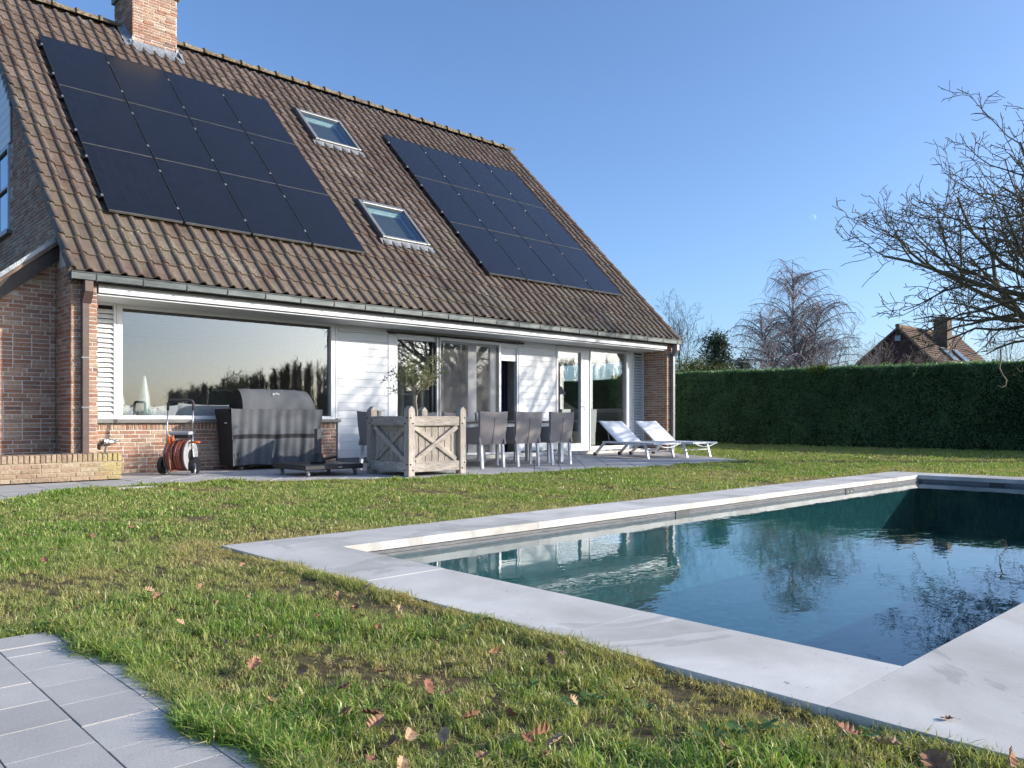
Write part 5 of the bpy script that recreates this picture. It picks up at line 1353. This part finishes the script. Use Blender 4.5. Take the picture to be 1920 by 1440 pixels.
shrub('bare_shrub', 'pale bare shrub below the chimney of the far house', 1745, 29, 3.1, 13, 7, 1.2, PALEB, r0=.022)
shrub('bare_shrub', 'thin bare shrub between the birch and the far house', 1620, 30, 3.5, 14, 4, 1.0, BIRCH, r0=.018)
shrub('bare_tree', 'hazy bare tree behind the roof of the far house', 1890, 52, 7.0, 15, 5, 1.2, BARK)
t = thing('tree_stump_post', 'reddish standing dead trunk right of the birch behind the hedge', 'tree', ground_at(1548, 32)); B().tube([(0, 0, 0), (.03, 0, 1.5), (0, .02, 2.6), (.02, 0, 3.15)], [.13, .12, .10, .09], 8).build('trunk', simple('red_bark', (.19, .085, .05), (.11, .05, .035), 14, .9), t, True)
# pine and green bushes
PINE = foliage_mat('pine_needles', [(0, (.025, .05, .025)), (.5, (.045, .08, .035)), (1, (.09, .11, .04))], .15)
def clumpy(name, label, u, depth, z0, z1, wid, n, leaf, m, seed, trunk_m=BARK, layers=9, cat='tree', cone=True, group=None):
    rr = random.Random(seed); t = thing(name, label, cat, ground_at(u, depth), 0, group)
    B().tube([(0, 0, 0), (0, 0, z1 * .95)], [.12, .03], 7).build('trunk', trunk_m, t)
    cs = []
    for k in range(layers * 7):
        f = rr.random(); z = z0 + (z1 - z0) * f; rad = wid * .5 * ((1 - f * .8) if cone else math.sin(math.pi * (.15 + .8 * f))) * rr.uniform(.25, 1)
        a = rr.uniform(0, 6.28); cs.append((math.cos(a) * rad, math.sin(a) * rad, z + rr.uniform(-.1, .1)))
    b = B(); leaf_cloud(b, cs, n, leaf, leaf * .16, wid * .07, 0, rr); b.build('crown', m, t)
clumpy('pine_tree', 'small dark green pine behind the hedge near the house', 1340, 36, 2.3, 4.5, 2.6, 7000, .16, PINE, 4, cone=True)
clumpy('pine_tree', 'lower straggly pine right of the taller pine behind the hedge', 1392, 38, 2.1, 3.6, 2.0, 2600, .16, PINE, 5)
BUSH = foliage_mat('olive_green_bush', [(0, (.07, .09, .035)), (.5, (.11, .13, .05)), (1, (.17, .17, .08))], .25)
clumpy('green_bush', 'olive green bush just above the hedge beside the house corner', 1300, 31, 1.9, 3.0, 2.6, 5200, .12, BUSH, 6, cat='bush', cone=False)
clumpy('green_bush', 'pale green bush above the hedge below the small pine', 1355, 31, 1.9, 2.8, 2.0, 3600, .12, BUSH, 7, cat='bush', cone=False)
DRYL = foliage_mat('russet_leaf', [(0, (.22, .08, .03)), (1, (.33, .15, .05))], .3)
clumpy('russet_shrub', 'low shrub with russet winter leaves above the hedge under the birch', 1440, 30, 2.1, 2.9, 1.7, 160, .11, DRYL, 8, cat='shrub', cone=False)

# ------------------------------------------------------------------ hedge
HEDGE = foliage_mat('yew_hedge', [(0, (.095, .19, .125)), (.5, (.15, .26, .16)), (.85, (.19, .31, .17)), (1, (.26, .36, .19))], .3, .4)
hd = thing('hedge', 'tall clipped dark green hedge along the far end of the garden', 'hedge', (23.4, 8, -.05))
hx = lambda y: 23.35 + (y - 14) * .03
HZ = lambda y: 2.25 + .16 * min(1, max(0, (y - 5.7) / 10.6)) + .035 * noise.noise(Vector((y * 1.3, 0, 5))) + .02 * noise.noise(Vector((y * 4.1, 0, 9)))
b = B(); ny = 110; nz = 12
def hface(u, v):
    y = -14 + 46 * u; z = (HZ(y) - .05) * v
    return (hx(y) + .10 + .03 * noise.noise(Vector((y * 2.6, z * 2.6, 6))) + .10 * noise.noise(Vector((y * .8, z * .9, 2))) + (.10 if v > .98 else 0) + .12 * max(0, .12 - v), y, z - .05)
b.grid(hface, ny, nz)
b.grid(lambda u, v: (hface(u, 1)[0] + 1.1 * v, -14 + 46 * u, HZ(-14 + 46 * u) - .10), ny, 2)
b.grid(lambda u, v: (hface(1 - u, 1)[0] + 1.1, -14 + 46 * (1 - u), (HZ(-14 + 46 * (1 - u)) - .10) * v), ny, 2)
world_child(b.build('hedge_body', simple('hedge_core', (.02, .035, .018), (.01, .016, .009), 6, .95, .1), None, True), hd)

def scatter(name, pts, rot, scl, tint, variants, parent=None):
    me = bpy.data.meshes.new(name); n = len(pts); me.vertices.add(n); me.vertices.foreach_set('co', np.asarray(pts, np.float32).ravel())
    for nm, ty, dat, key in (('rot', 'FLOAT_VECTOR', rot, 'vector'), ('scl', 'FLOAT', scl, 'value'), ('tint', 'FLOAT', tint, 'value'), ('vid', 'INT', rng.integers(0, len(variants), n), 'value')):
        a = me.attributes.new(nm, ty, 'POINT'); a.data.foreach_set(key, np.asarray(dat, np.int32 if ty == 'INT' else np.float32).ravel())
    o = obj(name, me, parent)
    c = bpy.data.collections.new(name + '_pieces')
    for v in variants: c.objects.link(v)
    ng = bpy.data.node_groups.new(name + '_scatter', 'GeometryNodeTree')
    ng.interface.new_socket('Geometry', in_out='INPUT', socket_type='NodeSocketGeometry'); ng.interface.new_socket('Geometry', in_out='OUTPUT', socket_type='NodeSocketGeometry')
    gi = ng.nodes.new('NodeGroupInput'); go = ng.nodes.new('NodeGroupOutput')
    mp = ng.nodes.new('GeometryNodeMeshToPoints'); ci = ng.nodes.new('GeometryNodeCollectionInfo'); ci.inputs['Collection'].default_value = c; ci.inputs['Separate Children'].default_value = True; ci.inputs['Reset Children'].default_value = True
    ip = ng.nodes.new('GeometryNodeInstanceOnPoints'); ip.inputs['Pick Instance'].default_value = True
    def na(nm, ty):
        x = ng.nodes.new('GeometryNodeInputNamedAttribute'); x.data_type = ty; x.inputs[0].default_value = nm; return x.outputs[0]
    ng.links.new(gi.outputs[0], mp.inputs[0]); ng.links.new(mp.outputs[0], ip.inputs['Points']); ng.links.new(ci.outputs[0], ip.inputs['Instance'])
    ng.links.new(na('vid', 'INT'), ip.inputs['Instance Index'])
    er = ng.nodes.new('FunctionNodeEulerToRotation'); ng.links.new(na('rot', 'FLOAT_VECTOR'), er.inputs[0]); ng.links.new(er.outputs[0], ip.inputs['Rotation'])
    ng.links.new(na('scl', 'FLOAT'), ip.inputs['Scale']); ng.links.new(ip.outputs[0], go.inputs[0])
    md = o.modifiers.new('scatter', 'NODES'); md.node_group = ng
    return o
def variant(b, name, m):
    me = b.mesh(name, m); return bpy.data.objects.new(name, me)
hv = []
for s_ in range(5):
    rr = random.Random(100 + s_); b = B()
    for k in range(16):
        p = Vector((rr.uniform(0, .06), rr.gauss(0, .05), rr.gauss(0, .05))); d = Vector((-1, rr.gauss(0, .7), rr.gauss(.15, .7))).normalized(); s = d.cross(Vector((rr.gauss(0, 1), rr.gauss(0, 1), rr.gauss(0, 1)))).normalized()
        l = rr.uniform(.05, .11); w_ = rr.uniform(.008, .016); b.add([p, p + d * l * .5 + s * w_, p + d * l, p + d * l * .5 - s * w_], [(0, 1, 2), (0, 2, 3)])
    hv.append(variant(b, 'hedge_spray', HEDGE))
pts, rots = [], []
for _ in range(30000):
    y = random.uniform(-4, 19.5); z = random.uniform(0.02, 1); zz = z * (HZ(y) - .04)
    q = hface((y + 14) / 46, z); pts.append((q[0] + .02, y, zz)); rots.append((random.uniform(-3, 3), random.uniform(-.5, .5), random.uniform(-.6, .6)))
for _ in range(11000):
    y = random.uniform(-4, 19.5); v = random.random() ** 1.5; pts.append((hface((y + 14) / 46, 1)[0] + 1.1 * v - .02, y, HZ(y) - .06)); rots.append((random.uniform(-3, 3), random.uniform(.9, 1.9), random.uniform(-3, 3)))
n = len(pts)
o = scatter('foliage', pts, rots, rng.uniform(.7, 1.3, n), rng.random(n), hv); world_child(o, hd); o['kind'] = 'stuff'
# fresh lighter shoots on the hedge top
b = B(); leaf_cloud(b, [Vector((23.2, 11.2 + random.gauss(0, .14), 2.27 + random.random() * .10)) for _ in range(30)], 500, .09, .014, .04); world_child(b.build('young_shoots', foliage_mat('young_shoot', [(0, (.09, .14, .03)), (1, (.15, .2, .05))], .3)), hd)['kind'] = 'stuff'

# ------------------------------------------------------------------ far house
fh = thing('far_house', 'neighbouring house with brown gable and tiled roof beyond the hedge', 'house', (44, 17, 0))
fx = 44.0
ap = None
def onx(u, v, X):
    d = FW + RT * ((u - 960) / 1515) + Vector((0, 0, (786 - v) / 1515)); t = X / d.x; return Vector((0, 0, CAM_H)) + d * t
A_ = onx(1684, 612, fx); L_ = onx(1603, 684, fx); Rr = onx(1762, 684, fx)
sl_l = (A_.z - L_.z) / (L_.y - A_.y); sl_r = (A_.z - Rr.z) / (A_.y - Rr.y)
yl = A_.y + (A_.z - 2.4) / sl_l; yr = A_.y - (A_.z - 2.4) / sl_r
FLEN = 9.5
SHIN = simple('far_gable_tile', (.105, .05, .045), (.07, .035, .032), 4, .8, .2)
FTILE = simple('far_roof_tile', (.205, .145, .11), (.13, .09, .068), 5, .85, .2, var=.15, bump=.4, bscale=8)
def fp(b, nm, m, par=None):
    o = b.build(nm, m); 
    if par is None: return world_child(o, fh)
    o.parent = par; return o
fp(B().box(fx + .15, fx + FLEN, yr + .3, yl - .3, -.09, 2.6), 'wall', BRICK)
gbl = fp(B().prism([(yr + .2, 2.0), (yl - .2, 2.0), (A_.y, A_.z - .12)], 'x', fx + .05, fx + .3), 'gable', SHIN)
z = 2.3
while z < A_.z - .3:
    h0 = (A_.z - .1 - z); ya = A_.y - h0 / sl_r; yb = A_.y + h0 / sl_l
    fp(B().prism([(z, fx + .05 - .03), (z + .14, fx + .049), (z, fx + .049)], 'x', 0, 1) if False else B().add([(fx + .02, ya, z), (fx + .02, yb, z), (fx + .045, yb - .1, z + .15), (fx + .045, ya + .1, z + .15), (fx + .049, ya, z), (fx + .049, yb, z)], [(0, 3, 2, 1), (0, 1, 5, 4)]), 'shingle_course', SHIN, gbl); z += .15
nvec = Vector((0, -sl_r, 1)).normalized()
rfo = fp(B().add([(fx - .1, A_.y, A_.z), (fx + FLEN, A_.y, A_.z), (fx + FLEN, yr, 2.4), (fx - .1, yr, 2.4), (fx - .1, A_.y, A_.z - .14), (fx + FLEN, A_.y, A_.z - .14), (fx + FLEN, yr, 2.26), (fx - .1, yr, 2.26)], [(0, 3, 2, 1), (4, 5, 6, 7), (0, 4, 7, 3), (1, 2, 6, 5), (3, 7, 6, 2)]).add([(fx - .1, A_.y, A_.z), (fx + FLEN, A_.y, A_.z), (fx + FLEN, yl, 2.4), (fx - .1, yl, 2.4), (fx - .1, A_.y, A_.z - .14), (fx - .1, yl, 2.26)], [(0, 1, 2, 3), (0, 3, 5, 4)]), 'roof', FTILE)
nr = 22
for k in range(nr):
    f0, f1 = k / nr, (k + 1) / nr
    P0 = Vector((0, yr + (A_.y - yr) * f0, 2.4 + (A_.z - 2.4) * f0)); P1 = Vector((0, yr + (A_.y - yr) * f1, 2.4 + (A_.z - 2.4) * f1))
    b = B(); b.grid(lambda u, v: (fx - .1 + (FLEN + .1) * u, (P0.lerp(P1, v)).y - nvec.y * -.0, (P0.lerp(P1, v)).z + .05 - .035 * v + .03 * abs(math.sin(u * 45 * math.pi))), 135, 1)
    o = fp(b, 'tile_course', FTILE, rfo)
fp(B().tube([(fx - .12, A_.y, A_.z + .02), (fx + FLEN, A_.y, A_.z + .02)], .12, 8), 'ridge', FTILE, rfo)
c0 = onx(1750, 660, fx + 2.2)
ch0 = at(1751, 650, 1); 
cx0 = fx + 3.4
def chim_y(u, X): return onx(u, 640, X).y
yc1 = onx(1750, 640, cx0).y; yc0 = onx(1776, 640, cx0).y
cz = onx(1760, 600, cx0).z
ch = fp(B().bbox(cx0, cx0 + .75, yc0, yc1, 4.0, cz, .01), 'chimney', simple('far_chimney', (.16, .12, .09), (.09, .07, .055), 5, .9))
fp(B().bbox(cx0 - .06, cx0 + .81, yc0 - .06, yc1 + .06, cz, cz + .1, .01), 'chimney_cap', CONCRETE, ch)
fp(B().box(cx0 + .15, cx0 + .6, yc0 + .15, yc1 - .15, cz + .25, cz + .29).box(cx0 + .2, cx0 + .25, yc0 + .2, yc0 + .25, cz + .1, cz + .25).box(cx0 + .5, cx0 + .55, yc1 - .25, yc1 - .2, cz + .1, cz + .25), 'cowl', BLACK, ch)
w0 = onx(1683, 634, fx)
fp(B().box(fx - .01, fx + .04, w0.y - .14, w0.y + .14, w0.z - .14, w0.z + .14), 'gable_vent', simple('vent_glass', (.35, .42, .45), rough=.3), gbl)
for (uu, vv, dX) in ((1752, 655, 3.0), (1795, 662, 4.8)):
    yy = A_.y - 1.45; zz = A_.z - 1.45 * sl_r
    X_ = fx + dX
    M_ = Matrix.Translation((X_, yy, zz + .06)) @ Matrix.Rotation(math.atan(sl_r), 4, 'X')
    fp(B().box(-.45, .45, -.5, .5, 0, .12, M_), 'roof_window', simple('far_window_frame', (.15, .15, .15)), rfo)
    fp(B().box(-.36, .36, -.42, .42, .121, .128, M_), 'window_pane', simple('far_glass', (.10, .12, .14), rough=.2, spec=.6), rfo)

# ------------------------------------------------------------------ wires, moon
pa, pb_ = at(1318, 667, 40), at(1450, 676, 40)
tag(B().tube([pa.lerp(pb_, k / 8) + Vector((0, 0, -.12 * math.sin(k / 8 * math.pi))) for k in range(9)], .014, 5).build('overhead_cable', PALEMETAL), 'pale overhead cable crossing in front of the small pine', 'cable')
m, n, out = newmat('moon_in_daylight')
t_ = N(n, 'ShaderNodeBsdfTransparent'); d2 = N(n, 'ShaderNodeBsdfDiffuse'); d2.inputs[0].default_value = (.11, .105, .10, 1); ad = N(n, 'ShaderNodeAddShader')
n.links.new(t_.outputs[0], ad.inputs[0]); n.links.new(d2.outputs[0], ad.inputs[1])
bf = N(n, 'ShaderNodeNewGeometry'); mx = N(n, 'ShaderNodeMixShader'); n.links.new(bf.outputs['Backfacing'], mx.inputs[0]); n.links.new(ad.outputs[0], mx.inputs[1]); n.links.new(t_.outputs[0], mx.inputs[2]); n.links.new(mx.outputs[0], out.inputs[0])
mp_ = at(1523, 408, 1500); b = B()
b.lathe([(6.6 * math.sin(math.pi * k / 16), -6.6 * math.cos(math.pi * k / 16)) for k in range(17)], mp_, 24)
mo = b.build('moon', m, None, True); tag(mo, 'faint half moon high in the clear blue sky', 'moon')

# ------------------------------------------------------------------ distant poplar belt behind the garden (mirrored in the glass)
b = B(); rr = random.Random(30)
for k in range(430):
    ang = -1.16 + .72 * rr.random() ** 1.15; D = rr.uniform(165, 195); bx, by = math.cos(ang) * D, math.sin(ang) * D
    h = (7 + 6.8 * min(1, max(0, ang + 1.15) / .15)) * rr.uniform(.85, 1.06)
    b.tube([(bx, by, -.1), (bx + rr.gauss(0, .2), by, h * .5), (bx + rr.gauss(0, .3), by, h)], [.16, .10, .03], 4)
    for q in range(60):
        f = rr.uniform(.05, .95); a = rr.uniform(0, 6.28); l = h * .26 * (1 - f * .6) * rr.uniform(.5, 1)
        s = Vector((bx, by, h * f)); e = s + Vector((math.cos(a) * l * .5, math.sin(a) * l * .5, l)); b.tube([s, e], [.055, .025], 3, False)
        for _q in range(3):
            s2 = s.lerp(e, rr.random()); b.tube([s2, s2 + Vector((rr.gauss(0, .45), rr.gauss(0, .45), rr.uniform(.4, 1.2)))], [.03, .015], 3, False)
for k in range(300):
    ang = -1.5 + 1.2 * rr.random(); D = rr.uniform(150, 165); c = Vector((math.cos(ang) * D, math.sin(ang) * D, 0)); hh = rr.uniform(1.2, 2.6)
    leaf_cloud(b, [c + Vector((rr.gauss(0, 1.5), rr.gauss(0, 1.5), rr.uniform(0, hh))) for _ in range(6)], 40, 1.0, .2, .5, 0, rr)
tag(b.build('poplar_belt', BARK), 'distant belt of bare poplars mirrored in the large window', 'wood', kind='stuff')

# ------------------------------------------------------------------ grass
def grass_mat():
    m, n, out = newmat('grass_blade')
    at_ = N(n, 'ShaderNodeAttribute', attribute_type='INSTANCER', attribute_name='tint')
    rv = rand_val(n)
    g1 = ramp(n, [(0, (.10, .20, .035)), (.4, (.20, .33, .06)), (.72, (.31, .42, .085)), (.88, (.48, .45, .17)), (1, (.64, .53, .30))]); n.links.new(rv, g1.inputs[0])
    g2 = ramp(n, [(0, (.32, .32, .09)), (.4, (.48, .42, .17)), (.75, (.62, .50, .27)), (1, (.42, .29, .17))]); n.links.new(rv, g2.inputs[0])
    col = mixc(n, at_.outputs['Fac'], g1.outputs[0], g2.outputs[0])
    p = N(n, 'ShaderNodeBsdfPrincipled'); p.inputs['Roughness'].default_value = .42; p.inputs['Specular IOR Level'].default_value = .4
    n.links.new(col, p.inputs['Base Color'])
    tr = N(n, 'ShaderNodeBsdfTranslucent'); n.links.new(mixc(n, 1.0, col, (1.25, 1.3, .7), 'MULTIPLY'), tr.inputs[0])
    mx = N(n, 'ShaderNodeMixShader'); mx.inputs[0].default_value = .38
    n.links.new(p.outputs[0], mx.inputs[1]); n.links.new(tr.outputs[0], mx.inputs[2]); n.links.new(mx.outputs[0], out.inputs[0]); return m
GRASS = grass_mat()
def tuft(seed, nb, rad, l0, l1, wd, lean):
    rr = random.Random(seed); b = B()
    for _ in range(nb):
        a = rr.uniform(0, 6.28); r_ = rad * math.sqrt(rr.random()); p = Vector((math.cos(a) * r_, math.sin(a) * r_, -.005)); az = rr.uniform(0, 6.28)
        ld = Vector((math.cos(az), math.sin(az), 0)); L_ = rr.uniform(l0, l1); w_ = wd * rr.uniform(.7, 1.3); s = Vector((-ld.y, ld.x, 0)) * w_ * .5; k = rr.uniform(.15, lean)
        p1 = p + Vector((0, 0, L_ * .5)) + ld * L_ * k * .3; p2 = p + Vector((0, 0, L_ * (.92 - .35 * k))) + ld * L_ * k
        b.add([p - s, p + s, p1 + s * .9, p1 - s * .9, p2], [(0, 1, 2, 3), (3, 2, 4)])
    return variant(b, 'grass_tuft', GRASS)
near_v = [tuft(200 + i, 30, .045, .016, .050, .0031, 1.1) for i in range(6)] + [tuft(250, 15, .03, .045, .08, .0030, .9), tuft(251, 30, .05, .012, .035, .0042, 1.2), tuft(252, 18, .05, .03, .07, .0045, 1.3)]
far_v = [tuft(300 + i, 24, .07, .018, .046, .0066, 1.1) for i in range(6)]
def patch(x, y):
    a = noise.noise(Vector((x * .55, y * .55, 3.1))); b_ = noise.noise(Vector((x * 1.7, y * 1.7, 8.2))); c = noise.noise(Vector((x * 5.2, y * 5.2, 1.7)))
    return a, b_, c
def excluded(x, y):
    return in_cope(x, y, .012) or inpoly(x, y, patio_poly) or in_near_paving(x, y) or (y > 12.55 and x < 17) or x > 23.2
def edge_d(x, y):
    dx = max(COPE[0] - x, 0, x - COPE[1]); dy = max(COPE[2] - y, 0, y - COPE[3]); return math.hypot(dx, dy)
sets = {'n': ([], [], [], []), 'f': ([], [], [], [])}
def try_pt(x, y, dens_ok, key, sbase):
    if excluded(x, y): return
    a, b_, c = patch(x, y); e = edge_d(x, y)
    bare = .5 + .9 * b_ + .45 * c + .3 * a
    thr = .06 if e > .35 else .28
    thatch = False
    if bare < thr and random.random() < .85:
        if random.random() < .3: return
        thatch = True
    dry = .25 + .55 * a + .55 * b_ * -1 + .35 * c
    if e < .55: dry += .5 * (1 - e / .55)
    dry = min(1, max(0, dry + random.gauss(0, .16)))
    s = sbase * (1.0 + .55 * b_ + .35 * c) * random.uniform(.75, 1.25) * (1 - .25 * dry)
    if thatch: dry = 1.0; s = sbase * random.uniform(.25, .6)
    P_, R_, S_, T_ = sets[key]; P_.append((x, y, lawn_z(x, y))); R_.append((random.gauss(0, .6 if thatch else .16), random.gauss(0, .6 if thatch else .16), random.uniform(0, 6.28))); S_.append(s); T_.append(dry)
def sample(d0, d1, dens, key, sbase, lat=.80):
    # points over the ground in front of the camera and a margin either side
    area = lat * (d1 * d1 - d0 * d0)
    for _ in range(int(area * dens)):
        d = math.sqrt(random.uniform(d0 * d0, d1 * d1)); l = random.uniform(-lat, lat) * d
        p = FW * d + RT * l; try_pt(p.x, p.y, 1, key, sbase)
sample(1.3, 3.2, 820, 'n', 1.0); sample(3.2, 5.5, 560, 'n', 1.0); sample(5.5, 9, 280, 'f', 1.0); sample(9, 15, 150, 'f', 1.15); sample(15, 27, 55, 'f', 1.5)
# denser rim along the paving edges so that the lawn overhangs them
for _ in range(9000):
    k = random.random()
    if k < .30: y = random.uniform(1.2, 3.5); x = pave_edge(y) + abs(random.gauss(.01, .03))
    elif k < .36: x = random.uniform(-.6, 1.0); y = 3.44 + abs(random.gauss(.01, .03))
    elif k < .60: x = COPE[0] - .012 - abs(random.gauss(0, .03)); y = random.uniform(.3, 5.05)
    elif k < .66: y = COPE[3] + .014 + abs(random.gauss(0, .03)); x = random.uniform(2.2, 8)
    else:
        i = random.randrange(0, 12); a, b_ = patio_poly[i], patio_poly[i + 1]; t_ = random.random(); x = a[0] + (b_[0] - a[0]) * t_; y = a[1] + (b_[1] - a[1]) * t_
        ex, ey = b_[0] - a[0], b_[1] - a[1]; L_ = math.hypot(ex, ey); o_ = abs(random.gauss(0, .06)) + .01; x += ey / L_ * o_; y -= ex / L_ * o_
    try_pt(x, y, 1, 'f' if k > .66 else 'n', 1.0 if k < .66 else 1.25)
gn = scatter('lawn_grass', *[np.array(v) for v in sets['n']], near_v); tag(gn, 'patchy green and straw coloured lawn grass in the foreground', 'grass', kind='stuff')
gf = scatter('lawn_grass', *[np.array(v) for v in sets['f']], far_v); tag(gf, 'lawn grass between the pool, the patio and the hedge', 'grass', kind='stuff')

# ------------------------------------------------------------------ fallen leaves
LEAFM = [simple('dry_leaf_%d' % i, c, tuple(q * .6 for q in c), 60, .75, .25, bump=.4, bscale=200, bdist=.002) for i, c in enumerate(((.46, .26, .15), (.36, .19, .11), (.54, .36, .22), (.28, .13, .08)))]
def leaf_mesh(seed, m):
    rr = random.Random(seed); n = 9; b = B(); out = []
    curl = rr.uniform(.6, 1.6); tw = rr.uniform(-.5, .5)
    def bend(x, y):
        z = curl * (y * y) * 16 + tw * x * y * 6 + 5 * (x - .045) ** 2 * rr.uniform(.7, 1.2) + rr.uniform(-.003, .003)
        return (x, y, z)
    spine = []; L_ = .095
    for i in range(n + 1):
        t_ = i / n; w_ = .030 * math.sin(math.pi * (t_ ** .8)) ** .7 * (1.25 if i % 2 else .72) + .001
        x = L_ * t_; spine.append((bend(x, -w_), bend(x, 0), bend(x, w_)))
    o = 0
    for i, (a, c, d) in enumerate(spine): b.v += [a, c, d]
    for i in range(n):
        q = i * 3; b.f += [(q, q + 1, q + 4, q + 3), (q + 1, q + 2, q + 5, q + 4)]
    b.tube([(-.03, 0, .002), (0, 0, .002)], .0012, 4)
    return b.mesh('fallen_leaf', m)
leaf_ms = [leaf_mesh(500 + i, LEAFM[i % 4]) for i in range(12)]
def gpx(u, v, z=0.0):
    d = FW + RT * ((u - 960) / 1515) + Vector((0, 0, (786 - v) / 1515)); t_ = (z - CAM_H) / d.z; return Vector((0, 0, CAM_H)) + d * t_
LP = [(637, 1112, 1.3), (622, 1115, 1), (685, 1108, 1.1), (668, 1142, 1), (690, 1158, .8), (480, 1236, 1.2), (470, 1240, .9), (715, 1345, 1.6), (692, 1368, 1.2), (746, 1388, 1.2), (770, 1372, 1), (800, 1300, 1.2), (935, 1225, 1.5), (995, 1378, 1.6), (1028, 1394, 1.1), (634, 1292, 1.1), (560, 1258, 1), (870, 1350, 1), (836, 1398, 1), (722, 1262, 1), (512, 1198, .9), (302, 1116, 1.3), (288, 1108, 1), (82, 1048, 1.2), (104, 1030, .8), (1030, 1228, 1), (945, 1330, 1.3), (960, 1335, 1), (240, 990, 1), (170, 1002, .9), (60, 1080, .8), (215, 1072, .8), (380, 1095, .7), (1735, 1412, 1.9), (1690, 1402, 1.4), (1612, 1384, 1.2), (1890, 1432, 1.2), (1360, 1405, 1.1), (755, 1420, 1), (690, 1432, .9), (460, 1205, .7), (505, 1310, .8), (405, 1130, .8), (140, 1140, .7), (450, 1060, .8), (590, 1160, .8), (1080, 1320, .9), (1180, 1290, .9), (910, 1415, 1), (655, 1330, .9), (345, 1170, .7), (20, 1010, .7), (530, 1075, .8), (850, 1290, .8)]
LBL = {(1735, 1412): 'largest dry brown leaf in the grass at the bottom right beside the coping', (1890, 1432): 'dry leaf in the bottom right corner at the foot of the coping', (1612, 1384): 'dry leaf on the lawn edge just below the joint of the near coping slab',
       (82, 1048): 'dry leaf on the lawn at the far left above the paver path', (995, 1378): 'large dry leaf near the bottom centre of the lawn', (935, 1225): 'dry leaf close to the middle of the near coping edge', (480, 1236): 'single dry leaf on the open lawn right of the paver path', (715, 1345): 'large dry leaf in the cluster low in the lawn below the coping'}
rr_ = random.Random(41)
for _ in range(46):
    LP.append((rr_.uniform(-20, 1150), rr_.choice((rr_.uniform(960, 1150), rr_.uniform(1150, 1430))), rr_.uniform(.4, .85)))
LP = [q for q in LP if not excluded(*gpx(q[0], q[1], 0).xy)]
for i, (u, v, s) in enumerate(LP):
    p = gpx(u, v, .02); rr = random.Random(900 + i)
    o = obj('fallen_leaf', leaf_ms[i % 12]); o.location = (p.x, p.y, .014 + rr.uniform(0, .012)); o.rotation_euler = (rr.gauss(0, .5), rr.gauss(0, .4), rr.uniform(0, 6.28)); s *= .52; o.scale = (s, s, s)
    lb = 'curled dry brown leaf lying in the lawn grass'
    lb = LBL.get((u, v), lb)
    tag(o, lb, 'leaf', 'dry leaves fallen on the lawn')
p = gpx(1792, 1350, .004); o = obj('fallen_leaf', leaf_ms[3]); o.location = (p.x, p.y, .006); o.rotation_euler = (.2, .1, 2); o.scale = (.4, .4, .4); tag(o, 'tiny dark dry leaf lying alone on the stone pool coping', 'leaf')
# broad low weeds among the grass
WEED = foliage_mat('lawn_weed', [(0, (.06, .12, .03)), (.6, (.09, .17, .05)), (1, (.14, .22, .08))], .25, .5)
rr = random.Random(77); b = B()
for (u, v) in ((1385, 1372), (1440, 1365), (1345, 1385), (1075, 1320), (900, 1165), (1110, 1310), (985, 1290), (560, 1350), (860, 1185), (1620, 1380), (1215, 1330)):
    c = gpx(u, v, 0)
    for k in range(rr.randint(7, 13)):
        a = rr.uniform(0, 6.28); l = rr.uniform(.015, .032); d = Vector((math.cos(a), math.sin(a), rr.uniform(.1, .5))); s = Vector((-math.sin(a), math.cos(a), 0)) * l * .33; p = Vector((c.x, c.y, .005)) + Vector((rr.gauss(0, .02), rr.gauss(0, .02), 0))
        b.add([p, p + d * l * .35 + s * .8, p + d * l * .7 + s, p + d * l, p + d * l * .7 - s, p + d * l * .35 - s * .8], [(0, 1, 2, 3), (0, 3, 4, 5)])
tag(b.build('lawn_weeds', WEED), 'clover and broad leaved weeds scattered through the near lawn', 'weeds', kind='stuff')
